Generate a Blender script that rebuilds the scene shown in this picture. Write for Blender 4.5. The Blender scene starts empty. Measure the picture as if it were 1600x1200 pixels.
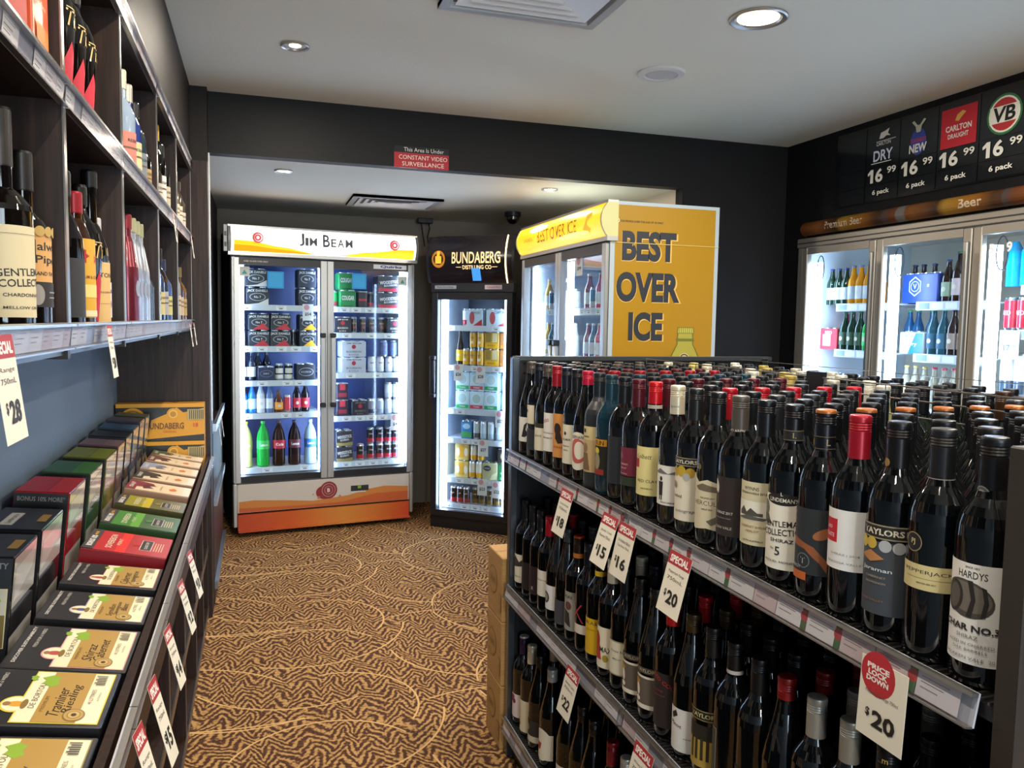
import bpy, math, random
from math import pi, sin, cos, radians, hypot, atan2
from mathutils import Vector, Matrix
random.seed(7)
SC = bpy.context.scene
COL = SC.collection
Z3 = Vector((0, 0, 0))

# ---------------------------------------------------------------- camera ray: a pixel of the 1600x1200 photo onto a real plane
FPX = 1251.0
def cam_axes(yaw, pit, rol):
    F = Vector((sin(yaw)*cos(pit), cos(yaw)*cos(pit), -sin(pit)))
    r = Vector((cos(yaw), -sin(yaw), 0)); u = r.cross(F)
    return cos(rol)*r + sin(rol)*u, -sin(rol)*r + cos(rol)*u, F
CR, CU, CF = cam_axes(radians(17.67), radians(4.434), radians(.973))
CAM = Vector((0, 0, 1.5))
def hit(ax, val, x, y):
    d = CR*((x-800)/FPX) - CU*((y-600)/FPX) + CF
    k = 'XYZ'.index(ax); t = (val-CAM[k])/d[k]
    return CAM + d*t

# ---------------------------------------------------------------- materials
def lin(h):
    h = h.lstrip('#'); o = []
    for i in (0, 2, 4):
        c = int(h[i:i+2], 16)/255
        o.append(c/12.92 if c <= .04045 else ((c+.055)/1.055)**2.4)
    return (*o, 1)
_m = {}
KIND = dict(paper=(.62, 0, 0), card=(.75, 0, 0), gloss=(.16, 0, .3), satin=(.38, 0, 0), cap=(.34, .35, 0), metal=(.28, .9, 0), chrome=(.12, 1, 0),
            wine=(.05, 0, .15), foil=(.25, .5, .2), paint=(.55, 0, 0), wrap=(.12, 0, .8))
def M(hexc, kind='paper', e=0):
    key = f'{kind}_{hexc}_{e}'
    if key in _m: return _m[key]
    m = bpy.data.materials.new(key); m.use_nodes = True
    n, l = m.node_tree.nodes, m.node_tree.links
    b = n['Principled BSDF']; c = lin(hexc)
    if kind == 'emit':
        b.inputs['Base Color'].default_value = c
        b.inputs['Roughness'].default_value = .4
        b.inputs['Emission Color'].default_value = c
        b.inputs['Emission Strength'].default_value = e
    else:
        r, me, co = KIND[kind]
        b.inputs['Base Color'].default_value = c
        b.inputs['Roughness'].default_value = r
        b.inputs['Metallic'].default_value = me
        b.inputs['Coat Weight'].default_value = co
        if kind in ('paint', 'card'):
            b.inputs['Specular IOR Level'].default_value = .2
            nz = n.new('ShaderNodeTexNoise'); nz.inputs['Scale'].default_value = 60 if kind == 'paint' else 25
            bp = n.new('ShaderNodeBump'); bp.inputs['Strength'].default_value = .08; bp.inputs['Distance'].default_value = .01
            tc = n.new('ShaderNodeTexCoord'); l.new(tc.outputs['Object'], nz.inputs['Vector'])
            l.new(nz.outputs['Fac'], bp.inputs['Height']); l.new(bp.outputs['Normal'], b.inputs['Normal'])
    _m[key] = m
    return m
def named(name, build):
    if name not in _m:
        m = bpy.data.materials.new(name); m.use_nodes = True
        build(m.node_tree.nodes, m.node_tree.links, m.node_tree.nodes['Principled BSDF'])
        _m[name] = m
    return _m[name]
def math_node(n, l, op, a, b=None, c=None):
    x = n.new('ShaderNodeMath'); x.operation = op
    for i, v in enumerate((a, b, c)):
        if v is None: continue
        if isinstance(v, (int, float)): x.inputs[i].default_value = v
        else: l.new(v, x.inputs[i])
    return x.outputs[0]
def ramp(n, l, fac, stops):
    r = n.new('ShaderNodeValToRGB'); l.new(fac, r.inputs['Fac'])
    while len(r.color_ramp.elements) < len(stops): r.color_ramp.elements.new(.5)
    for e, (p, c) in zip(r.color_ramp.elements, stops): e.position = p; e.color = lin(c)
    return r.outputs['Color']
def b_wood(n, l, b):
    tc = n.new('ShaderNodeTexCoord'); mp = n.new('ShaderNodeMapping'); mp.inputs['Scale'].default_value = (45, 45, 2.2)
    l.new(tc.outputs['Object'], mp.inputs['Vector'])
    nz = n.new('ShaderNodeTexNoise'); nz.inputs['Scale'].default_value = 2.2; nz.inputs['Detail'].default_value = 6
    l.new(mp.outputs['Vector'], nz.inputs['Vector'])
    l.new(ramp(n, l, nz.outputs['Fac'], [(.3, '#190f0b'), (.5, '#281913'), (.72, '#38251c')]), b.inputs['Base Color'])
    b.inputs['Roughness'].default_value = .45; b.inputs['Specular IOR Level'].default_value = .3
def b_glass(n, l, b):
    n.remove(b); tr = n.new('ShaderNodeBsdfTransparent'); tr.inputs['Color'].default_value = (.93, .97, .98, 1)
    gl = n.new('ShaderNodeBsdfGlossy'); gl.inputs['Roughness'].default_value = .02
    lw = n.new('ShaderNodeLayerWeight'); lw.inputs['Blend'].default_value = .5   # Schlick reflectance, the same from both sides
    fr = math_node(n, l, 'MULTIPLY_ADD', math_node(n, l, 'POWER', lw.outputs['Facing'], 5.0), .9, .035)
    mx = n.new('ShaderNodeMixShader'); o = n['Material Output']
    l.new(fr, mx.inputs[0]); l.new(tr.outputs[0], mx.inputs[1]); l.new(gl.outputs[0], mx.inputs[2]); l.new(mx.outputs[0], o.inputs['Surface'])
def b_clearrail(n, l, b):
    n.remove(b); tr = n.new('ShaderNodeBsdfTransparent'); tr.inputs['Color'].default_value = (.92, .92, .94, 1)
    gl = n.new('ShaderNodeBsdfGlossy'); gl.inputs['Roughness'].default_value = .18
    mx = n.new('ShaderNodeMixShader'); mx.inputs[0].default_value = .07; o = n['Material Output']
    l.new(tr.outputs[0], mx.inputs[1]); l.new(gl.outputs[0], mx.inputs[2]); l.new(mx.outputs[0], o.inputs['Surface'])
def b_peg(n, l, b):
    tc = n.new('ShaderNodeTexCoord'); sp = n.new('ShaderNodeSeparateXYZ'); l.new(tc.outputs['Object'], sp.inputs[0])
    S = .032
    def cell(o, k):
        a = math_node(n, l, 'ADD', o, k); a = math_node(n, l, 'PINGPONG', a, S/2); return a
    x = math_node(n, l, 'ADD', sp.outputs['X'], sp.outputs['Y'])
    dx, dz = cell(x, 10.0), cell(sp.outputs['Z'], 10.0)
    d = math_node(n, l, 'SQRT', math_node(n, l, 'ADD', math_node(n, l, 'MULTIPLY', dx, dx), math_node(n, l, 'MULTIPLY', dz, dz)))
    k = math_node(n, l, 'LESS_THAN', d, .0036)
    b.inputs['Base Color'].default_value = lin('#15161a'); b.inputs['Roughness'].default_value = .45
    tr = n.new('ShaderNodeBsdfTransparent'); mx = n.new('ShaderNodeMixShader'); o = n['Material Output']
    l.new(k, mx.inputs[0]); l.new(b.outputs[0], mx.inputs[1]); l.new(tr.outputs[0], mx.inputs[2]); l.new(mx.outputs[0], o.inputs['Surface'])
def b_plaster(n, l, b):
    tc = n.new('ShaderNodeTexCoord'); nz = n.new('ShaderNodeTexNoise'); nz.inputs['Scale'].default_value = 90; nz.inputs['Detail'].default_value = 3
    l.new(tc.outputs['Object'], nz.inputs['Vector'])
    bp = n.new('ShaderNodeBump'); bp.inputs['Strength'].default_value = .25; bp.inputs['Distance'].default_value = .004
    l.new(nz.outputs['Fac'], bp.inputs['Height']); l.new(bp.outputs['Normal'], b.inputs['Normal'])
    b.inputs['Base Color'].default_value = lin('#e2e0d0'); b.inputs['Roughness'].default_value = .8
def b_carton(n, l, b):
    tc = n.new('ShaderNodeTexCoord'); mp = n.new('ShaderNodeMapping'); mp.inputs['Scale'].default_value = (3, 3, 120)
    l.new(tc.outputs['Object'], mp.inputs['Vector'])
    nz = n.new('ShaderNodeTexNoise'); nz.inputs['Scale'].default_value = 2; l.new(mp.outputs['Vector'], nz.inputs['Vector'])
    l.new(ramp(n, l, nz.outputs['Fac'], [(.3, '#a37c46'), (.7, '#b88e55')]), b.inputs['Base Color']); b.inputs['Roughness'].default_value = .8
def b_speckle(c1, c2, sc, rough=.3):
    def f(n, l, b):
        tc = n.new('ShaderNodeTexCoord'); nz = n.new('ShaderNodeTexNoise'); nz.inputs['Scale'].default_value = sc; nz.inputs['Detail'].default_value = 4
        l.new(tc.outputs['Object'], nz.inputs['Vector'])
        l.new(ramp(n, l, nz.outputs['Fac'], [(.42, c1), (.58, c2)]), b.inputs['Base Color']); b.inputs['Roughness'].default_value = rough
    return f
def b_liquid(col, rough=.08, tr=.55):
    def f(n, l, b):
        b.inputs['Base Color'].default_value = lin(col); b.inputs['Roughness'].default_value = rough
        b.inputs['Transmission Weight'].default_value = tr; b.inputs['IOR'].default_value = 1.2
    return f
def b_brush(col, rough):
    def f(n, l, b):
        tc = n.new('ShaderNodeTexCoord'); mp = n.new('ShaderNodeMapping'); mp.inputs['Scale'].default_value = (400, 400, 3)
        l.new(tc.outputs['Object'], mp.inputs['Vector'])
        nz = n.new('ShaderNodeTexNoise'); nz.inputs['Scale'].default_value = 1; l.new(mp.outputs['Vector'], nz.inputs['Vector'])
        l.new(math_node(n, l, 'MULTIPLY_ADD', nz.outputs['Fac'], .15, rough), b.inputs['Roughness'])
        b.inputs['Base Color'].default_value = lin(col); b.inputs['Metallic'].default_value = .75
    return f
def b_carpet(n, l, b):
    tc = n.new('ShaderNodeTexCoord'); sp = n.new('ShaderNodeSeparateXYZ'); l.new(tc.outputs['Object'], sp.inputs[0])
    X, Y = sp.outputs['X'], sp.outputs['Y']
    def noise(scale, detail=2, vec=None, sx=1, sy=1):
        mp = n.new('ShaderNodeMapping'); mp.inputs['Scale'].default_value = (sx, sy, 1); l.new(vec or tc.outputs['Object'], mp.inputs['Vector'])
        q = n.new('ShaderNodeTexNoise'); q.inputs['Scale'].default_value = scale; q.inputs['Detail'].default_value = detail; l.new(mp.outputs['Vector'], q.inputs['Vector']); return q.outputs['Fac']
    # zigzag rows: phase = y/p + amplitude * triangle(x) + slow noise
    n1 = noise(3.2, 1); n2 = noise(14, 2)
    xw = math_node(n, l, 'ADD', X, math_node(n, l, 'MULTIPLY', math_node(n, l, 'SUBTRACT', n1, .5), .22))
    tri = math_node(n, l, 'PINGPONG', math_node(n, l, 'ADD', xw, 5), .055)
    ph = math_node(n, l, 'ADD', math_node(n, l, 'MULTIPLY', Y, 21.0), math_node(n, l, 'MULTIPLY', tri, 36.0))
    ph = math_node(n, l, 'ADD', ph, math_node(n, l, 'MULTIPLY', math_node(n, l, 'SUBTRACT', n2, .5), 2.0))
    ph = math_node(n, l, 'ADD', ph, math_node(n, l, 'MULTIPLY', n1, 3.0))
    st = math_node(n, l, 'SINE', math_node(n, l, 'MULTIPLY', ph, 6.2832))
    st = math_node(n, l, 'ADD', st, math_node(n, l, 'MULTIPLY', math_node(n, l, 'SUBTRACT', noise(75, 4), .5), 5.6))
    base = ramp(n, l, math_node(n, l, 'MULTIPLY_ADD', st, .5, .5), [(.12, '#4a3026'), (.50, '#6c4a32'), (.66, '#9c7444'), (.98, '#b58e5a')])
    # fine curved gold lines, repeated with the carpet's pattern repeat
    REP = .92
    arcs = [(.291, 3.054, .307, 33, 66), (.214, 2.601, .353, 94, 60), (.208, 3.934, .479, -62, 54), (.173, 3.596, .513, -105, 38),
            (.98, 3.59, .413, 225, 38), (-.051, 3.552, .586, -89, 20), (-.364, 2.984, .571, 58, 20), (.837, 2.515, .551, 97, 14),
            (1.428, 4.078, .585, 211, 20), (-.022, 5.338, 1.433, 269, 9), (1.25, 3.1, .38, 120, 55), (1.7, 2.7, .5, 60, 45)]
    tot = None
    for cx, cy, r, am, ah in arcs:
        a0, a1 = radians(am-ah), radians(am+ah)
        ys = [r*sin(a0+(a1-a0)*i/20) for i in range(21)]; ym = (min(ys)+max(ys))/2
        dx = math_node(n, l, 'SUBTRACT', X, cx)
        dy = math_node(n, l, 'WRAP', math_node(n, l, 'SUBTRACT', Y, cy), ym+REP/2, ym-REP/2)
        ln = math_node(n, l, 'SQRT', math_node(n, l, 'ADD', math_node(n, l, 'MULTIPLY', dx, dx), math_node(n, l, 'MULTIPLY', dy, dy)))
        near = math_node(n, l, 'COMPARE', ln, r, .004)
        dt = math_node(n, l, 'ADD', math_node(n, l, 'MULTIPLY', dx, cos(radians(am))), math_node(n, l, 'MULTIPLY', dy, sin(radians(am))))
        ok = math_node(n, l, 'GREATER_THAN', math_node(n, l, 'DIVIDE', dt, ln), cos(radians(ah)))
        k = math_node(n, l, 'MULTIPLY', near, ok)
        tot = k if tot is None else math_node(n, l, 'MAXIMUM', tot, k)
    mx = n.new('ShaderNodeMix'); mx.data_type = 'RGBA'; l.new(tot, mx.inputs['Factor']); l.new(base, mx.inputs['A']); mx.inputs['B'].default_value = lin('#d0a66e')
    l.new(mx.outputs['Result'], b.inputs['Base Color']); b.inputs['Roughness'].default_value = .95; b.inputs['Specular IOR Level'].default_value = .1
    bp = n.new('ShaderNodeBump'); bp.inputs['Strength'].default_value = .5; bp.inputs['Distance'].default_value = .004
    l.new(noise(420, 2), bp.inputs['Height']); l.new(bp.outputs['Normal'], b.inputs['Normal'])
WOOD = named('wenge_wood', b_wood); GLASS = named('door_glass', b_glass); RAILCLR = named('clear_rail', b_clearrail); PEG = named('pegboard', b_peg)
PLASTER = named('ceiling_plaster', b_plaster); CARTON = named('carton_board', b_carton); CARPET = named('zigzag_carpet', b_carpet)
ALU = named('brushed_aluminium', b_brush('#b9b9b6', .3)); ALUD = named('warm_aluminium', b_brush('#a39c92', .34))

# ---------------------------------------------------------------- text outlines from Blender's own font, as flat faces
_t = {}
def text_geo(s, bold=0.0, res=2):
    k = (s, bold, res)
    if k in _t: return _t[k]
    cu = bpy.data.curves.new('txt', 'FONT'); cu.body = s; cu.size = 1; cu.resolution_u = res; cu.offset = bold; cu.align_x = 'LEFT'
    ob = bpy.data.objects.new('txt', cu); COL.objects.link(ob)
    me = bpy.data.meshes.new_from_object(ob)
    V = [(v.co.x, v.co.y) for v in me.vertices]; F = [tuple(p.vertices) for p in me.polygons]
    bpy.data.objects.remove(ob); bpy.data.curves.remove(cu); bpy.data.meshes.remove(me)
    if not V: V = [(0, 0)]
    x0, x1 = min(v[0] for v in V), max(v[0] for v in V); y0, y1 = min(v[1] for v in V), max(v[1] for v in V)
    V = [(x-(x0+x1)/2, y-(y0+y1)/2) for x, y in V]
    _t[k] = (V, F, max(x1-x0, 1e-4), max(y1-y0, 1e-4)); return _t[k]

def clipu(P, lim, sg):
    # keep the part of a polygon on one side of the line u = lim
    o = []
    for i in range(len(P)):
        a, b = P[i-1], P[i]; da, db = (a[0]-lim)*sg, (b[0]-lim)*sg
        if (da < 0) != (db < 0): t = da/(da-db); o.append((lim, a[1]+(b[1]-a[1])*t))
        if db >= 0: o.append(b)
    return o
# ---------------------------------------------------------------- mesh builder
class MB:
    def __init__(s): s.v = []; s.f = []; s.mi = []; s.mats = []; s.X = Matrix.Identity(4)
    def slot(s, m):
        if m not in s.mats: s.mats.append(m)
        return s.mats.index(m)
    def add(s, V, F, m, flip=False):
        b = len(s.v); k = s.slot(m)
        s.v += [s.X @ Vector(p) for p in V]
        for f in F: s.f.append(tuple(b+i for i in (reversed(f) if flip else f))); s.mi.append(k)
        return s
    def box(s, x0, x1, y0, y1, z0, z1, m, ch=0, faces=None):
        if x0 > x1: x0, x1 = x1, x0
        if y0 > y1: y0, y1 = y1, y0
        if z0 > z1: z0, z1 = z1, z0
        if ch:
            c = min(ch, (x1-x0)/2.1, (y1-y0)/2.1, (z1-z0)/2.1)
            V = []; idx = {}
            for ix, X in enumerate((x0, x1)):
                for iy, Y in enumerate((y0, y1)):
                    for iz, Zz in enumerate((z0, z1)):
                        sx, sy, sz = (1-2*ix), (1-2*iy), (1-2*iz)
                        for a, P in enumerate(((X, Y+sy*c, Zz+sz*c), (X+sx*c, Y, Zz+sz*c), (X+sx*c, Y+sy*c, Zz))):
                            idx[ix, iy, iz, a] = len(V); V.append(P)
            F = []
            def q(ids, nrm):
                P = [Vector(V[i]) for i in ids]; nn = (P[1]-P[0]).cross(P[2]-P[0])
                F.append(tuple(ids) if nn.dot(Vector(nrm)) > 0 else tuple(reversed(ids)))
            for a in range(3):
                b, d = [(1, 2), (0, 2), (0, 1)][a]
                for k in (0, 1):
                    ids = []
                    for (i, j) in ((0, 0), (1, 0), (1, 1), (0, 1)):
                        t = [0, 0, 0]; t[a] = k; t[b] = i; t[d] = j; ids.append(idx[(*t, a)])
                    nr = [0, 0, 0]; nr[a] = 2*k-1; q(ids, nr)
                for i in (0, 1):
                    for j in (0, 1):
                        ids = []
                        for (k, aa) in ((0, b), (1, b), (1, d), (0, d)):
                            t = [0, 0, 0]; t[a] = k; t[b] = i; t[d] = j; ids.append(idx[(*t, aa)])
                        nr = [0, 0, 0]; nr[b] = 2*i-1; nr[d] = 2*j-1; q(ids, nr)
            for i in (0, 1):
                for j in (0, 1):
                    for k in (0, 1): q([idx[i, j, k, a] for a in range(3)], (2*i-1, 2*j-1, 2*k-1))
            return s.add(V, F, m)
        V = [(x0, y0, z0), (x1, y0, z0), (x1, y1, z0), (x0, y1, z0), (x0, y0, z1), (x1, y0, z1), (x1, y1, z1), (x0, y1, z1)]
        F = [(0, 3, 2, 1), (4, 5, 6, 7), (0, 1, 5, 4), (1, 2, 6, 5), (2, 3, 7, 6), (3, 0, 4, 7)]
        return s.add(V, F, m)
    def quad(s, a, b, c, d, m): return s.add([a, b, c, d], [(0, 1, 2, 3)], m)
    def lathe(s, prof, m, seg=16, cx=0, cy=0, sx=1, sy=1):
        # prof: (r, z) or (r, z, mat) - mat applies to the band below that point
        V = []; n = len(prof)
        for p in prof:
            for i in range(seg):
                a = 2*pi*i/seg; V.append((cx+p[0]*cos(a)*sx, cy+p[0]*sin(a)*sy, p[1]))
        for j in range(n-1):
            mm = prof[j+1][2] if len(prof[j+1]) > 2 else m
            F = [(i, (i+1) % seg, seg+(i+1) % seg, seg+i) for i in range(seg)]
            s.add(V[j*seg:(j+2)*seg], F, mm)
        for j, fl in ((0, True), (n-1, False)):
            if prof[j][0] > 1e-5:
                mm = prof[j][2] if len(prof[j]) > 2 else m
                s.add(V[j*seg:(j+1)*seg], [tuple(range(seg))], mm, flip=fl)
        return s
    def tube(s, pts, r, m, seg=6, caps=True):
        pts = [Vector(p) for p in pts]; rings = []
        for i, p in enumerate(pts):
            t = (pts[min(i+1, len(pts)-1)]-pts[max(i-1, 0)]).normalized()
            a = Vector((0, 0, 1)) if abs(t.z) < .9 else Vector((1, 0, 0))
            u = t.cross(a).normalized(); w = t.cross(u)
            rings.append([p+u*r*cos(2*pi*k/seg)+w*r*sin(2*pi*k/seg) for k in range(seg)])
        V = [q for rr in rings for q in rr]; F = []
        for i in range(len(pts)-1):
            for k in range(seg): F.append((i*seg+k, i*seg+(k+1) % seg, (i+1)*seg+(k+1) % seg, (i+1)*seg+k))
        if caps: F += [tuple(reversed(range(seg))), tuple(range((len(pts)-1)*seg, len(pts)*seg))]
        return s.add(V, F, m, flip=True)
    def decal(s, f, prims, du=None, off=.0004, step=.00022, M0='paper'):
        """flat artwork laid on a surface; f(u, v, o) -> point; du = widest strip allowed on a curved surface"""
        for k, p in enumerate(prims):
            o = off+step*k; t = p[0]; rot = 0
            if t == 'e' and len(p) > 6: rot = p[6]; p = p[:6]
            mat = p[-1] if not isinstance(p[-1], str) else M(p[-1], M0)
            if t == 'r':
                _, u0, v0, u1, v1 = p[:5]; nn = max(1, math.ceil((u1-u0)/du)) if du else 1
                V = []; F = []
                for i in range(nn+1):
                    u = u0+(u1-u0)*i/nn; V += [f(u, v0, o), f(u, v1, o)]
                for i in range(nn): F.append((2*i, 2*i+2, 2*i+3, 2*i+1))
                s.add(V, F, mat)
            elif t in 'cep':
                if t == 'p':
                    P = list(p[1])
                    if sum(P[i-1][0]*P[i][1]-P[i][0]*P[i-1][1] for i in range(len(P))) < 0: P.reverse()
                else:
                    u, v, ra = p[1:4]; rb = p[4] if t == 'e' else ra; N = 24; P = []
                    for i in range(N):
                        a = 2*pi*i/N; x, y = ra*cos(a), rb*sin(a); P.append((u+x*cos(rot)-y*sin(rot), v+x*sin(rot)+y*cos(rot)))
                u0, u1 = min(q[0] for q in P), max(q[0] for q in P); nn = max(1, math.ceil((u1-u0)/du)) if du else 1
                for k_ in range(nn):
                    Q = P
                    if nn > 1:
                        Q = clipu(clipu(P, u0+(u1-u0)*k_/nn, 1), u0+(u1-u0)*(k_+1)/nn, -1)
                    if len(Q) >= 3: s.add([f(a, c, o) for a, c in Q], [tuple(range(len(Q)))], mat)
            elif t == 't':
                u, v, h, tx = p[1:5]; opt = p[5] if len(p) > 6 else {}
                TV, TF, tw, th = text_geo(tx, opt.get('b', .012), 5 if h > .03 else 2); k1 = h/th; k0 = opt['w']/tw if 'w' in opt else k1
                ro = radians(opt.get('rot', 0)); V = []
                for x, y in TV:
                    x *= k0; y *= k1; x += y*opt.get('sl', 0)
                    V.append(f(u+x*cos(ro)-y*sin(ro), v+x*sin(ro)+y*cos(ro), o))
                s.add(V, TF, mat)
        return s
    def mesh(s, name, smooth=True, ang=38):
        me = bpy.data.meshes.new(name); me.from_pydata([tuple(p) for p in s.v], [], s.f)
        for m in s.mats: me.materials.append(m)
        me.polygons.foreach_set('material_index', s.mi)
        if smooth:
            me.polygons.foreach_set('use_smooth', [True]*len(s.f)); me.update(); me.set_sharp_from_angle(angle=radians(ang))
        me.update(); return me
    def obj(s, name, parent=None, loc=None, rot=None, smooth=True): return inst(s.mesh(name, smooth), name, parent, loc, rot)
def inst(me, name, parent=None, loc=None, rot=None):
    o = bpy.data.objects.new(name, me); COL.objects.link(o)
    if parent: o.parent = parent
    if loc is not None: o.location = loc
    if rot is not None: o.rotation_euler = rot
    return o
SEEN = {}
def tag(o, label, cat, group=None, kind=None):
    w = label.split()
    if len(w) > 16 or len(w) < 4: print('LABEL LENGTH', len(w), label)
    o['label'] = label; o['category'] = cat
    if group: o['group'] = group
    if kind: o['kind'] = kind
    SEEN.setdefault(label, []).append(o.name)
    return o
def empty(name, loc=(0, 0, 0), rz=0):
    o = inst(None, name, None, loc, (0, 0, rz)); o.empty_display_size = .1; return o
def struct(o): o['kind'] = 'structure'; return o
def plane(O, U, V):
    O, U, V = Vector(O), Vector(U).normalized(), Vector(V).normalized(); N = U.cross(V)
    return lambda u, v, o: O+U*u+V*v+N*o
def cyl(R, cx=0, cy=0, rf=None):
    # label surface facing local -Y, u to the right as one looks at it
    def f(u, v, o):
        r = (rf(v) if rf else R)+o; a = -pi/2+u/R; return Vector((cx+r*cos(a), cy+r*sin(a), v))
    return f
ORD = ['first', 'second', 'third', 'fourth', 'fifth', 'sixth', 'seventh', 'eighth', 'ninth', 'tenth', 'eleventh', 'twelfth', 'thirteenth', 'fourteenth',
       'fifteenth', 'sixteenth', 'seventeenth', 'eighteenth', 'nineteenth', 'twentieth', 'twenty-first', 'twenty-second', 'twenty-third', 'twenty-fourth']
# ================================================================ THE ROOM
CH = M('#1b1a1a', 'paint'); BLK = M('#0c0d10', 'paint'); GREYW = M('#687685', 'paint'); FASC = M('#262321', 'paint'); PILL = M('#211c19', 'paint')
def sbox(name, *a, m):
    b = MB(); b.box(*a, m); return struct(b.obj(name, smooth=False))
sbox('floor', -.75, 4.2, -3, 6.6, -.05, 0, m=CARPET)
sbox('ceiling', -.75, 4.2, -3, 4.28, 2.6, 2.66, m=PLASTER)
sbox('ceiling_alcove', -.4, 2.46, 4.36, 6.52, 2.305, 2.36, m=PLASTER)
sbox('wall_left', -.72, -.64, -3, 4.2, 0, 2.6, m=GREYW)
sbox('trim_1', -.64, -.3, -1.2, 4.18, 2.245, 2.6, m=FASC)
sbox('wall_pillar', -.64, -.224, 4.205, 4.36, 0, 2.6, m=PILL)
b = MB(); b.box(-.224, 3.12, 4.28, 4.36, 2.305, 2.6, CH); b.box(2.4, 3.12, 4.28, 4.36, 0, 2.305, CH)
struct(b.obj('wall_back', smooth=False))
sbox('trim_2', -.226, -.218, 4.27, 4.30, .98, 2.302, m=ALU)
sbox('wall_alcove_left', -.36, -.28, 4.36, 6.44, 0, 2.305, m=M('#3a3d42', 'paint'))
sbox('wall_alcove_right', 2.4, 2.46, 4.36, 6.44, 0, 2.305, m=M('#d8c8b4', 'paint'))
sbox('wall_alcove_back', -.4, 2.46, 6.44, 6.52, 0, 2.305, m=M('#8a8074', 'paint'))
b = MB(); b.box(3.12, 4.2, -3, 4.36, 2.025, 2.6, BLK); b.box(3.12, 4.2, 4.13, 4.36, 0, 2.025, BLK); b.box(3.12, 4.2, -3, 1.5, 0, 2.025, BLK)
struct(b.obj('wall_right', smooth=False))
b = MB(); b.box(-.75, 4.2, -3.08, -3, 0, .3, CH); b.box(-.75, 4.2, -3.08, -3, 2.4, 2.6, CH); b.box(-.75, -.6, -3.08, -3, .3, 2.4, CH); b.box(1.7, 4.2, -3.08, -3, .3, 2.4, CH)
struct(b.obj('wall_front', smooth=False))
b = MB()
for x in (-.6, .5, 1.66): b.box(x, x+.05, -3.06, -3.01, .3, 2.4, ALU)
for z in (.3, 2.35): b.box(-.6, 1.7, -3.06, -3.01, z, z+.05, ALU)
w = struct(b.obj('window_1', smooth=False)); b = MB(); b.box(-.6, 1.7, -3.04, -3.034, .3, 2.4, GLASS); b.obj('pane', w, smooth=False)
sbox('baseboard_back', 2.4, 3.12, 4.268, 4.28, 0, .09, m=M('#1c1b1b', 'satin'))

# ---------------------------------------------------------------- ceiling fittings
def downlight(x, y, z, r, label, lit, power, col, size):
    t = empty('ceiling_downlight', (x, y, z)); tag(t, label, 'light', 'downlights set in the ceiling')
    b = MB(); b.lathe([(r, 0), (r, -.006), (r*.94, -.009), (r*.80, -.006), (r*.76, .0), (r*.80, -.0005), (r, 0)], M('#b8b6b2', 'metal'), 28); b.obj('trim_ring', t)
    b = MB(); b.lathe([(r*.76, -.001), (r*.55, .0), (r*.3, -.0006), (.0001, -.0008)], M('#c9c5bb', 'satin'), 28); b.obj('reflector', t)
    b = MB(); b.lathe([(r*(.72 if lit else .42), -.0015), (r*(.6 if lit else .3), -.0045), (.0001, -.006)], M('#fff3df', 'emit', lit or 6), 24); b.obj('lamp', t)
    L = bpy.data.lights.new('lamp_light', 'AREA'); L.shape = 'DISK'; L.size = size; L.energy = power; L.color = col
    lo = inst(L, 'lamp_light', t, (0, 0, -.014)); return t
WARM = (1, .88, .72); NEU = (1, .94, .84)
downlight(.154, 3.45, 2.6, .058, 'small round chrome downlight in main ceiling above the aisle', 0, 17, WARM, .05)
downlight(1.718, 2.56, 2.6, .103, 'large bright round downlight in ceiling above wine rack', 9, 30, NEU, .15)
downlight(.143, 4.63, 2.305, .05, 'small glowing downlight in alcove ceiling at its left side', 14, 11, WARM, .05)
downlight(1.69, 4.62, 2.305, .05, 'small glowing downlight in alcove ceiling above yellow fridge', 14, 16, WARM, .05)
for i, (x, y) in enumerate(((.154, 1.9), (.154, .35), (1.0, 1.15), (1.718, .9), (1.718, -.7), (2.6, 2.0), (.154, -1.2))):
    downlight(x, y, 2.6, .058, ['small round downlight over the spirits shelf and the cask wine counter', 'small round downlight over the near end of spirits shelf',
        'small round downlight over the middle of wine rack front', 'small round downlight over near end of the wine rack', 'small round downlight behind the wine rack near shop window',
        'small round downlight between wine rack and beer fridges', 'small round downlight near the shop window over aisle'][i], 5, 18, WARM, .05)
t = empty('ceiling_speaker', (1.697, 3.247, 2.6)); tag(t, 'round white ceiling speaker with fine grille beside large downlight', 'speaker')
b = MB(); b.lathe([(.105, 0), (.105, -.006), (.1, -.010), (.074, -.012), (.072, -.008), (.072, 0)], M('#d9d8d4', 'satin'), 32); b.obj('rim', t)
b = MB(); b.lathe([(.072, -.007), (.05, -.009), (.0001, -.010)], named('speaker_mesh', b_speckle('#a9a9a8', '#d0d0cf', 900, .6)), 28); b.obj('grille', t)
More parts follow.
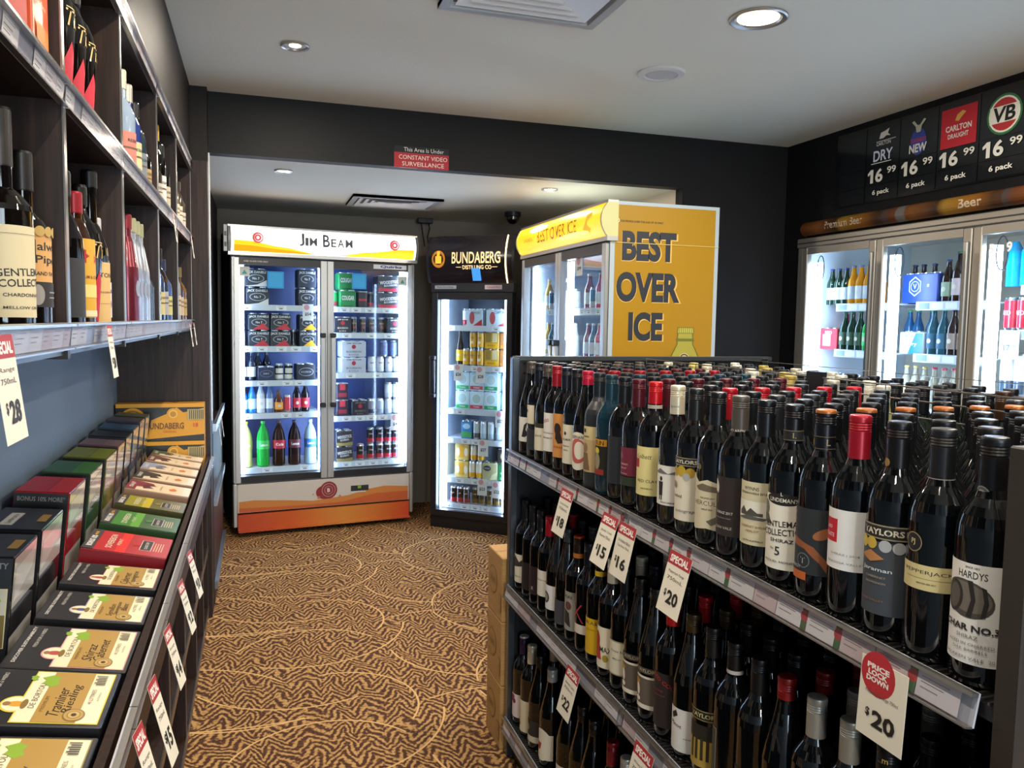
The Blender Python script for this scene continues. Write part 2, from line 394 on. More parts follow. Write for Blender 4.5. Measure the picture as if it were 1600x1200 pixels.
def diffuser(x0, x1, y0, y1, z, label, name='ceiling_vent'):
    cx, cy, w, d = (x0+x1)/2, (y0+y1)/2, (x1-x0)/2, (y1-y0)/2
    t = empty(name, (cx, cy, z)); tag(t, label, 'vent', 'air vents')
    W = M('#e4e6e4', 'satin'); b = MB()
    def ring(o, i, zo, zi):
        P = [(-1, -1), (1, -1), (1, 1), (-1, 1)]
        V = [(a*(w-o), c*(d-o), zo) for a, c in P]+[(a*(w-i), c*(d-i), zi) for a, c in P]
        b.add(V, [(k, 4+k, 4+(k+1) % 4, (k+1) % 4) for k in range(4)], W, True); b.add(V, [(k, 4+k, 4+(k+1) % 4, (k+1) % 4) for k in range(4)], W)
    ring(0, .0, 0, -.018); ring(0, .034, -.018, -.020); ring(.034, .04, -.020, .0)
    b.obj('frame', t, smooth=False)
    b = MB()
    for k in range(5): 
        o = .05+k*.045; 
        if w-o-.03 > .02:
            P = [(-1, -1), (1, -1), (1, 1), (-1, 1)]
            V = [(a*(w-o), c*(d-o), -.016) for a, c in P]+[(a*(w-o-.034), c*(d-o-.034), -.003) for a, c in P]
            b.add(V, [(q, 4+q, 4+(q+1) % 4, (q+1) % 4) for q in range(4)], W)
    b.box(-w+.04, w-.04, -d+.04, d-.04, -.0012, -.0008, M('#77746e', 'satin')); b.obj('louvres', t, smooth=False)
diffuser(.606, 1.19, 2.25, 2.83, 2.6, 'square white air vent in main ceiling near picture top')
diffuser(.595, 1.19, 5.29, 5.77, 2.305, 'square white air vent in alcove ceiling above fridges')
t = empty('security_camera', (1.80, 5.70, 2.305)); tag(t, 'black dome security camera hanging from alcove ceiling', 'camera')
b = MB(); b.lathe([(.06, 0), (.06, -.03), (.055, -.035)], M('#1b1c1f', 'satin'), 24); b.obj('mount', t)
b = MB(); b.lathe([(.048, -.034), (.045, -.055), (.033, -.075), (.015, -.085), (.0001, -.087)], M('#0b0c0e', 'gloss'), 24); b.obj('dome', t)
t = empty('ceiling_socket', (1.27, 6.33, 2.305)); tag(t, 'black power socket on alcove ceiling with cable to fridge', 'socket')
b = MB(); b.box(-.06, .06, -.03, .03, -.04, 0, M('#17181a', 'satin'), .004); b.obj('housing', t)
b = MB(); b.tube([(.03, 0, -.04), (.035, -.02, -.08), (.02, -.01, -.14), (.04, 0, -.3)], .006, M('#101113', 'satin')); b.tube([(-.03, 0, -.04), (-.02, 0, -.1), (.0, .0, -.22)], .005, M('#101113', 'satin')); b.obj('cable', t)
# sign on the header
b = MB(); f = plane((.838, 4.279, 2.345), (1, 0, 0), (0, 0, 1))
b.box(.69, .985, 4.276, 4.2798, 2.303, 2.415, M('#222326', 'gloss'))
f = plane((.838, 4.276, 2.345), (1, 0, 0), (0, 0, 1))
b.decal(f, [('r', -.147, -.042, .147, .036, '#a8202a'), ('t', .012, .053, .021, 'This Area Is Under', {'b': 0, 'w': .215}, '#d9d6ce'),
            ('t', .008, .013, .022, 'CONSTANT VIDEO', {'b': 0, 'w': .26}, '#eadccf'), ('t', .008, -.021, .022, 'SURVEILLANCE', {'b': 0, 'w': .225}, '#eadccf')])
tag(b.obj('surveillance_sign', smooth=False), 'red surveillance warning sign on black beam above the alcove', 'sign')

# ---------------------------------------------------------------- price board over the beer fridges (wall face X = 3.12)
PF = plane((3.112, 4.28, 0), (0, -1, 0), (0, 0, 1))   # u runs from the corner towards the camera
t = empty('beer_price_board', (3.12, 2.7, 2.17)); tag(t, 'black beer price board of square panels on wall above fridges', 'price board')
WH = '#d6d2c6'
def world_child(b, name, t): 
    o = b.obj(name, None, smooth=False); o.parent = t; o.matrix_parent_inverse = Matrix.Translation(t.location).inverted(); return o
b = MB(); b.box(3.112, 3.1195, 1.9, 3.82, 2.165, 2.565, M('#101114', 'gloss')); world_child(b, 'backing', t)
gy = [.33, .56, .80, 1.04, 1.285, 1.53, 1.78, 2.03, 2.2]
HG = M('#2a2c30', 'satin')
for u in (.46, .70, .925, 1.165, 1.40, 1.645, 1.9, 2.15):
    pass
cells = [(.49, .2), (.7, .225), (.925, .24), (1.165, .235), (1.40, .245), (1.645, .245), (1.89, .245)]
arts = {
 0: [],
 1: [('t', 0, .30-.005, .018, 'CARLTON', {'w': .10}, WH), ('t', 0, .235, .055, 'DRY', {'w': .135, 'b': .02}, '#c9cfe0'), ('r', -.08, .196, .06, .200, WH), ('r', -.05, .306-.0, .085, .309, WH), ('p', [(-.03, .32), (-.02, .35), (.01, .355), (.04, .365), (.03, .34), (.05, .325), (.02, .33), (0, .32)], WH)],
 2: [('e', 0, .255, .05, .065, '#2a3c86'), ('t', 0, .262, .02, 'TOOHEYS', {'w': .10, 'b': .02}, '#b0303c'), ('t', 0, .224, .042, 'NEW', {'w': .11, 'b': .03}, WH), ('p', [(-.012, .30), (-.02, .33), (-.045, .355), (-.03, .36), (-.008, .335), (.008, .335), (.03, .36), (.045, .355), (.02, .33), (.012, .30)], '#a9ac96')],
 3: [('r', -.1, .185, .1, .365, '#b3202c'), ('t', 0, .272, .028, 'CARLTON', {'w': .145, 'b': .03}, WH), ('t', 0, .236, .022, 'DRAUGHT', {'w': .115, 'b': .02}, WH), ('p', [(-.02, .305), (-.01, .33), (.02, .345), (.04, .335), (.02, .32), (.0, .30)], '#d0a04a')],
 4: [('c', 0, .275, .088, '#2c6a3a'), ('c', 0, .275, .078, '#ddd9cc'), ('c', 0, .275, .07, '#ab2a2c'), ('r', -.072, .24, .072, .312, '#ddd9cc'), ('t', 0, .276, .065, 'VB', {'w': .115, 'b': .03, 'sl': .1}, '#141414')],
 5: [('r', -.09, .2, .09, .36, '#8a8d90'), ('t', 0, .27, .03, 'DRY', {'b': .02}, '#20242c')], 6: [('c', 0, .275, .08, '#caa23c')]}
for k, (u0, wd) in enumerate(cells):
    b = MB(); U = PF; g = lambda u, v, o, u0=u0, wd=wd: PF(u0+wd/2+u, 2.165+v, o)
    pr = [('r', -wd/2+.003, .182, wd/2-.003, .395, M('#15171a', 'gloss')), ('r', -wd/2+.003, .088, wd/2-.003, .178, M('#15171a', 'gloss')), ('r', -wd/2+.003, .006, wd/2-.003, .084, M('#15171a', 'gloss'))]
    if k:
        pr += arts[k]+[('p', [(-.100, .150), (-.078, .168), (-.060, .168), (-.060, .098), (-.080, .098), (-.080, .146), (-.098, .137)], WH), ('t', -.018, .133, .07, '6', {'w': .052, 'b': .03}, WH), ('t', .068, .15, .034, '99', {'w': .06, 'b': .02}, WH), ('t', .0, .044, .032, '6 pack', {'w': .12, 'b': .025}, WH)]
    b.decal(g, pr, off=.002, step=.0005); world_child(b, 'price_panel', t)
# light box header
t = empty('fridge_header_sign', (3.09, 2.6, 2.03)); tag(t, 'long rounded orange and brown beer header sign above fridge doors', 'sign')
def header_surf(u, v, o):   # bulging strip, v 0..1
    a = -1.1+2.2*v; r = .052; return Vector((3.10-(r+o)*cos(a)+.02, 4.06-u, 2.074+(r*.85+o)*sin(a)))
def strip(b, u0, u1, m, n=8):
    V = []; F = []
    for i in range(n+1):
        V += [header_surf(u0, i/n, 0), header_surf(u1, i/n, 0)]
    for i in range(n): F.append((2*i, 2*i+1, 2*i+3, 2*i+2))
    b.add(V, F, m)
def b_beer(n, l, b_):
    tc = n.new('ShaderNodeTexCoord'); sp = n.new('ShaderNodeSeparateXYZ'); l.new(tc.outputs['Object'], sp.inputs[0])
    a = math_node(n, l, 'FRACT', math_node(n, l, 'MULTIPLY', math_node(n, l, 'SUBTRACT', 4.12, sp.outputs['Y']), 1.42))
    l.new(ramp(n, l, a, [(0, '#33363a'), (.08, '#552c12'), (.3, '#6a3f1a'), (.5, '#33200f'), (.56, '#8a671f'), (.8, '#7c4c12'), (.93, '#3c2414')]), b_.inputs['Base Color']); b_.inputs['Roughness'].default_value = .3
BEER = named('beer_header_print', b_beer)
b = MB(); strip(b, 0, .74, BEER); strip(b, .80, 2.4, BEER); strip(b, .74, .80, M('#5d5a57', 'satin'))
b.add([header_surf(0, i/8, 0) for i in range(9)]+[(3.12, 4.06, 2.03)], [tuple(range(10))], M('#3c2614', 'satin'))
b.decal(lambda u, v, o: header_surf(u, v, o), [('t', .36, .52, .42, 'Premium Beer', {'w': .30, 'b': .01}, '#b8a58c'), ('t', 1.185, .5, .42, 'Beer', {'w': .13, 'b': .02}, '#b8a58c'), ('t', 2.0, .5, .42, 'Beer', {'w': .13, 'b': .02}, '#b8a58c')], off=.0015)
world_child(b, 'printed_cover', t)
# ================================================================ WINE
RB = .0372
PROF = dict(
 bord=[(.030, 0), (.0355, .002), (.0372, .007), (.0372, .05), (.0372, .12), (.0372, .182), (.0362, .196), (.0325, .209), (.026, .220), (.0195, .230), (.0158, .240), (.0147, .252), (.0143, .27), (.0143, .295), (.0143, .300), (.010, .302)],
 burg=[(.031, 0), (.036, .002), (.0378, .007), (.0378, .05), (.0378, .12), (.0376, .142), (.0375, .16), (.0335, .182), (.028, .204), (.0228, .224), (.0187, .244), (.0162, .262), (.0148, .28), (.0145, .295), (.0145, .300), (.010, .302)])
G_DARK = M('#06080a', 'wine'); G_GREEN = M('#0b120c', 'wine'); G_TEAL = M('#0e2a36', 'wine'); G_GREY = M('#22262a', 'satin'); G_WHITE = M('#8d8f62', 'wine')
_bm = {}
def glass_mesh(kind, mat, seg=20):
    k = ('g', kind, mat.name, seg)
    if k not in _bm: b = MB(); b.lathe(PROF[kind], mat, seg); _bm[k] = b.mesh('bottle_glass', ang=50)
    return _bm[k]
def cap_mesh(col, ln=.062, top=None, kind='cap', seg=20):
    k = ('c', col, ln, top, seg)
    if k not in _bm:
        m = M(col, kind); mt = M(top, kind) if top else m
        z = .305; p = [(.0152, z-ln), (.0158, z-ln+.001), (.0158, z-.024)]
        for i in range(4): p += [(.0150, z-.0235+i*.0038), (.0159, z-.022+i*.0038)]
        p += [(.0160, z-.006), (.0158, z-.003, mt), (.0150, z-.0008, mt), (.012, z, mt), (.0001, z, mt)]
        b = MB(); b.lathe(p, m, seg); _bm[k] = b.mesh('cap', ang=60)
    return _bm[k]
def label_mesh(key, prims, R=RB, rf=None):
    k = ('l', key)
    if k not in _bm: b = MB(); b.decal(cyl(R+.0001, rf=rf), prims, du=.0032, off=.0002, step=.00012); _bm[k] = b.mesh('label')
    return _bm[k]
CR_ = '#d9d0b8'; OW = '#dedad0'; INK = '#26221f'
def wine(spec, loc, rz, label, group=None, labelled=True, seg=20):
    """spec: dict kind, glass, cap, ln, top, key, art, band"""
    o = inst(glass_mesh(spec.get('kind', 'bord'), spec.get('glass', G_DARK), seg), 'wine_bottle', None, loc, (0, 0, rz))
    tag(o, label, 'wine bottle', group)
    inst(cap_mesh(spec['cap'], spec.get('ln', .062), spec.get('top'), spec.get('ck', 'cap'), seg), 'cap', o)
    if labelled and spec.get('art'):
        inst(label_mesh(spec['key'], spec['art'], 0.0380 if spec.get('kind') == 'burg' else RB), 'label', o)
    if labelled and spec.get('band'):
        inst(label_mesh(spec['key']+'band', spec['band'], .0160), 'neck_band', o)
    return o
BK = '#16171b'; RD = '#8e1422'; BU = '#4d1420'; GB = '#4b4540'; CRM = '#c9c2ad'; NAVY = '#141824'; SIL = '#8b8a86'; GLD = '#8d7a3e'; OR = '#a25e28'
def L(x0, y0, x1, y1, c=CR_): return ('r', x0, y0, x1, y1, c)
def T(u, v, h, s, w=None, c=INK, **k):
    if w: k['w'] = w
    return ('t', u, v, h, s, k, c)
W1 = .052
TOP = [ # far end first; Y position, spec, short description
 (2.48, dict(cap=GB, kind='burg', key='tree', art=[L(-W1, .045, W1, .125, OW), ('p', [(-.01, .06), (.0, .1), (.012, .11), (.006, .085), (.016, .07), (.004, .06)], INK)]), 'slope-shouldered bottle with small tree sketch label'),
 (2.40, dict(cap=NAVY, key='boxlab', glass=G_DARK, art=[L(-W1, .11, .01, .175, '#2a2a28'), L(-W1+.003, .113, .007, .172, CR_), L(-.035, .148, -.022, .158, INK), L(-W1, .03, W1, .095, '#2c3038')]), 'tall bottle with bordered cream square label'),
 (2.325, dict(cap=GB, key='creamlow', kind='burg', art=[L(-W1, .04, W1, .11, CR_), L(-W1, .112, W1, .124, '#33311e'), T(-.01, .085, .006, 'ESTATE', .03)]), 'bottle with low cream label and olive strip'),
 (2.245, dict(cap=RD, key='whitetall', art=[L(-W1, .05, W1, .165, OW), T(-.02, .14, .010, 'rosso', .035, '#a0464a', rot=15), T(-.015, .105, .004, 'WINE OF AUSTRALIA'), T(-.015, .09, .004, 'CABERNET MERLOT')]), 'red-capped bottle with tall plain white label'),
 (2.165, dict(cap=NAVY, key='silhouette', art=[L(-W1, .045, W1, .172, '#c98a45'), ('e', -.008, .128, .013, .017, '#2c1c16'), ('p', [(-.014, .12), (.004, .118), (.012, .088), (-.004, .085), (-.016, .1)], '#2c1c16'), T(-.005, .075, .006, 'SHIRAZ', .035, '#8c3c20')]), 'black-capped bottle with orange silhouette label'),
 (2.08, dict(cap=BK, key='hollard', art=[L(-W1, .04, W1, .15, '#d5cdb5'), ('c', -.015, .125, .005, INK), T(-.012, .108, .006, 'BULMER', .035), T(-.012, .09, .005, 'Reserve', .025), T(-.012, .078, .004, 'SHIRAZ')]), 'black-capped bottle with broad cream label and tiny crest'),
 (1.995, dict(cap='#b01838', key='round', kind='burg', art=[('e', -.006, .088, .046, .052, '#d8d2c0'), ('e', -.006, .088, .030, .034, '#b8584c'), ('e', .0, .09, .018, .024, '#d8d2c0'), T(-.005, .126, .008, 'ELEPHANT', .05)]), 'short red-capped bottle with round cream label'),
 (1.93, dict(cap='#1d2328', key='photo', glass=G_GREY, art=[L(-W1, .045, .03, .165, '#b79c70'), L(-W1, .13, .03, .165, '#c6b684'), L(-.03, .148, -.018, .158, INK), ('e', -.02, .108, .010, .013, '#8a6c4a'), ('p', [(-.036, .05), (-.03, .095), (-.01, .095), (-.002, .05)], '#74583c'), T(-.02, .138, .004, 'CRIMES', .03)]), 'matt grey bottle with tan photograph label'),
 (1.85, dict(cap='#173743', glass=G_TEAL, key='film', ln=.07, art=[L(-W1, .05, .02, .145, '#1a1712'), L(-W1, .125, .012, .142, '#c08a20'), T(-.012, .133, .012, 'ELIN', .032, '#2a1a10', b=.03), ('e', -.02, .112, .01, .009, '#c8b040'), ('e', -.018, .086, .011, .022, '#8c8264'), L(-.035, .052, .005, .066, '#8c2a22')]), 'teal-necked bottle with black film poster label'),
 (1.79, dict(cap='#14181e', key='deepnavy', ln=.066, art=[L(-W1, .045, W1, .16, '#20252b')]), 'all-dark bottle with charcoal label'),
 (1.72, dict(cap=BU, key='burgundy', ln=.07, art=[L(-W1, .078, W1, .145, '#6c2034'), ('c', -.03, .125, .009, '#8c5058'), T(-.018, .105, .004, 'CABERNET', .03, '#c9a0a0'), T(-.018, .096, .004, 'MERLOT', .022, '#c9a0a0'), T(-.02, .083, .003, 'SOUTH AUSTRALIA', .03, '#c9a0a0'), L(-W1, .055, W1, .076, '#2a3224')]), 'burgundy-capped bottle with burgundy label'),
 (1.62, dict(cap='#b4121e', key='yellow', ln=.05, art=[L(-W1, .05, .05, .16, '#d9cd8a'), T(-.01, .138, .010, 'Kolbett', .042, INK, sl=.3, b=0), L(-.042, .112, -.022, .132, '#a82430'), T(0, .083, .0065, 'RED CLAY', .05, INK, b=0), T(0, .066, .003, 'SHIRAZ MALBEC')], band=[('r', -.03, .245, .03, .253, '#9c968a'), ]), 'bright red-capped bottle with pale yellow label'),
 (1.515, dict(cap='#cdc5ae', key='man', ln=.062, art=[L(-W1, .05, W1, .135, OW), ('e', -.018, .106, .004, .005, INK), ('p', [(-.024, .07), (-.026, .1), (-.012, .1), (-.013, .07)], INK), L(-.023, .060, -.020, .072, INK), L(-.017, .060, -.014, .072, INK), ('p', [(-.04, .118), (-.02, .128), (0, .118), (.02, .126), (.03, .117), (-.03, .1175)], '#6a6a68'), T(.0, .056, .003, 'SHIRAZ CABERNET')], band=[T(0, .26, .006, 'signature', .022, '#6a655a', b=0, sl=.3)]), 'cream-capped bottle with tiny standing man label'),
 (1.447, dict(cap='#1c1e1e', key='taylorcream', ln=.08, art=[L(-W1, .035, .05, .138, '#dcd3bd'), L(-.045, .148, .03, .165, '#8d8368'), L(-.043, .15, .028, .163, '#1d1b18'), T(-.008, .1565, .008, 'TAYLORS', .06, '#cfc8b4', b=.03), ('c', -.03, .135, .010, '#b09028'), ('c', -.012, .137, .011, '#b8982e'), ('c', .008, .135, .010, '#b09028'), ('c', .0, .126, .008, '#a8a8a4'), ('c', -.03, .108, .007, '#8c7a5c'), T(-.02, .085, .005, 'SHIRAZ', .025), T(0, .055, .008, 'autograph', .05, '#5a5a66', b=0, sl=.4)]), 'black-capped bottle with cream label under gold medals'),
 (1.36, dict(cap='#17191c', key='cutwork', ln=.075, art=[('p', [(-.05, .04), (-.03, .036), (0, .041), (.03, .036), (.05, .04), (.05, .13), (.035, .138), (.02, .13), (0, .136), (-.02, .13), (-.035, .14), (-.05, .134)], '#cfc4a4'), ('p', [(-.03, .12), (-.01, .128), (.02, .122), (.035, .13), (.02, .112), (-.02, .114)], '#6c6450'), T(0, .09, .009, 'HERCULES', .066, '#6a5c44', b=0), T(0, .1, .003, 'THE EXCELLENT'), T(0, .078, .003, 'SHIRAZ 2018'), ('p', [(.0, .055), (.02, .066), (.035, .06), (.01, .047)], '#6c6450'), ('c', -.02, .16, .006, '#6c5a3a')]), 'black-capped bottle with scalloped cream engraved label'),
 (1.285, dict(cap='#48423c', key='bearded', ln=.072, ck='satin', art=[L(-W1, .045, W1, .155, '#2b2220'), ('e', -.034, .132, .012, .016, '#cfc8bc'), ('e', -.033, .113, .013, .012, '#4a3630'), T(-.008, .088, .005, 'SHIRAZ 2017', .038, '#c8beb4'), T(-.012, .078, .002, 'MADE IN BAROSSA VALLEY', .04, '#9a9086'), T(-.01, .06, .005, 'EDEN VALE', .04, '#b0a696')], band=[T(0, .24, .005, 'MCLAREN', .035, '#c9beb0')]), 'brown-capped bottle with dark bearded man label'),
 (1.197, dict(cap='#14161a', key='wynns', ln=.078, art=[L(-W1, .05, W1, .162, '#cdc4a2'), T(-.005, .15, .006, 'WYNNS', .03), T(0, .142, .004, 'COONAWARRA ESTATE', .06), L(-W1, .094, W1, .128, '#e0dccb'), ('p', [(-.03, .108), (-.02, .118), (-.012, .108), (-.004, .116), (.008, .108), (.018, .108), (.018, .102), (-.03, .102)], '#4c4a44'), ('p', [(-.04, .095), (.02, .095), (.03, .099), (-.01, .103)], '#5a5850'), T(-.0, .083, .004, 'CABERNET SHIRAZ', .05, '#8c4c34', b=0), T(0, .075, .004, 'MERLOT', .025, '#8c4c34', b=0), T(0, .058, .003, 'SOUTH AUSTRALIA', .04)]), 'black-capped bottle with cream vineyard cottage label'),
 (1.135, dict(cap='#121316', key='gentleman', ln=.062, art=[L(-W1, .03, W1, .155, '#e2dccb'), ('e', .002, .148, .034, .010, '#1c1a18'), T(.002, .147, .007, "LINDEMAN'S", .05, '#d8d2c2'), T(0, .157, .006, 'L', None, '#d8d2c2'), ('e', -.035, .13, .010, .014, '#6c665c'), ('p', [(-.048, .105), (-.042, .122), (-.026, .12), (-.018, .104)], '#58524a'), T(.003, .107, .010, 'GENTLEMANS', .082, INK, rot=4), T(.003, .093, .011, 'COLLECTION', .078, INK, rot=4), T(.002, .079, .006, 'SHIRAZ', .04), T(-.004, .061, .015, '5', None, INK), T(-.014, .065, .004, 'No', None), T(0, .043, .004, 'PROUD, HONEST', .06), ('p', [(.03, .085), (.045, .09), (.04, .075), (.048, .065), (.036, .07)], '#8a8478')], band=[('r', -.028, .245, .028, .262, '#6d6248'), ('r', -.027, .2462, .027, .2608, '#141414'), T(.008, .2535, .009, 'L', None, '#9a8a64')]), 'black-capped bottle with white ornate number five label'),
 (1.045, dict(cap='#10121a', top=OR, key='copper', ln=.072, art=[L(-W1, .045, W1, .15, '#23282b'), ('p', [(-.05, .105), (-.02, .098), (.005, .09), (.03, .065), (.04, .05), (.03, .045), (.015, .065), (-.01, .085), (-.05, .09)], '#8c5230'), ('e', .02, .112, .018, .008, '#9a5e38', .4), ('c', -.012, .066, .012, '#6a6e70'), ('c', -.012, .066, .0105, '#23282b'), T(-.012, .066, .010, 'T', None, '#9a9c9c'), L(-W1, .035, -.005, .048, '#b55a26'), T(-.03, .055, .005, 'ENERGY', .03, '#a8a69c'), T(-.035, .142, .005, '18m', None, '#c06a3c'), T(-.038, .13, .005, 'REAR', None, '#c06a3c')], band=[('r', -.028, .243, .028, .2435, '#8a7a52'), ('r', -.028, .262, .028, .2625, '#8a7a52'), ('c', -.022, .253, .009, '#9c8040'), T(.012, .2535, .010, 'L', None, '#9a8a64')]), 'orange-topped bottle with copper leaf label'),
 (.968, dict(cap='#9c1426', key='redsquare', ln=.074, art=[L(-W1, .075, W1, .165, '#dcdbd8'), L(-.048, .115, -.012, .15, '#b8182a'), T(-.03, .138, .008, 'Leo', None, '#d8b0b0'), T(-.03, .125, .006, 'ESTATE', .026, '#e8c8c8'), T(0, .098, .004, 'SHIRAZ | 2018', .045, '#8c8a88', b=0), T(.0, .086, .003, 'BAROSSA VALLEY', .06, '#8c8a88', b=0)]), 'crimson-capped bottle with white label and red square'),
 (.900, dict(cap='#131417', key='taylorslate', ln=.072, art=[L(-W1, .035, .05, .138, '#3b4147'), L(-.046, .142, .03, .162, '#8d8368'), L(-.044, .144, .028, .160, '#1d1b18'), T(-.006, .152, .009, 'TAYLORS', .06, '#cfc8b4', b=.03), ('c', -.036, .134, .0085, '#c0a440'), ('c', -.02, .135, .0085, '#c0a440'), ('c', .0, .133, .0085, '#a4a6a8'), ('c', .018, .132, .0085, '#a4a6a8'), ('p', [(-.04, .115), (-.02, .125), (0, .115), (-.02, .108)], '#b07a48'), T(-.012, .098, .007, 'Jaraman', .045, '#c9cdd0'), T(-.012, .088, .003, 'CABERNET', .03, '#9a8a7a'), T(-.012, .08, .003, 'SAUVIGNON', .03, '#9a8a7a'), T(-.018, .055, .003, 'CLARE VALLEY', .04, '#8c5a4c')], band=[('r', -.03, .238, .03, .2385, '#8a7a52'), ('c', -.012, .247, .006, '#8a6c34')]), 'black-capped bottle with slate label and four medals'),
 (.822, dict(cap='#131417', key='pepper', ln=.066, ck='satin', art=[L(-W1, .095, W1, .128, '#c9bb86'), T(0, .118, .006, 'PEPPERJACK', .066, INK, b=0), L(-.03, .11, .03, .1104, '#6a6040'), T(0, .104, .002, 'BAROSSA RED 2017'), ('c', -.02, .156, .013, '#8a7c58'), ('c', -.02, .156, .0115, '#16161a'), T(-.02, .156, .009, 'PJ', None, '#c9bb86')], band=[('r', -.04, .2385, .04, .2395, '#9c9a96')]), 'black-capped bottle with narrow cream strip label'),
 (.750, dict(cap='#16171a', key='barrel', ln=.085, art=[L(-W1, .028, .052, .152, '#dedcd6'), T(-.006, .138, .009, 'HARDYS', .035, '#3c3836'), T(-.006, .147, .0025, 'SINCE 1853'), ('e', -.012, .108, .033, .023, '#4a443e', -.2), ('e', -.012, .110, .030, .018, '#6c655c', -.2), ('e', -.028, .108, .013, .020, '#2c2824', -.1), ('e', -.028, .108, .009, .016, '#57504a', -.1), ('p', [(-.01, .131), (-.004, .131), (.0, .108), (-.004, .086), (-.01, .087), (-.005, .108)], '#24201d'), ('p', [(.006, .126), (.011, .124), (.014, .106), (.011, .089), (.006, .088), (.009, .107)], '#24201d'), T(-.008, .073, .0085, 'CHAR NO.3', .07, INK, b=.03), T(-.008, .062, .005, 'SHIRAZ', .025, '#6a6662', b=0), T(-.005, .053, .0036, 'AGED IN CHARRED', .055, '#6a6662', b=0), T(-.005, .046, .0036, 'OAK BARRELS', .04, '#6a6662', b=0), T(-.004, .036, .0036, 'MCLAREN VALE  2018', .07, '#6a6662', b=0)], band=[('c', -.008, .234, .0105, '#7c7e80'), ('c', -.008, .234, .009, '#4c4e50'), ('c', -.008, .234, .006, '#8a8c8e')]), 'nearest bottle with black cap and white oak barrel label'),
]
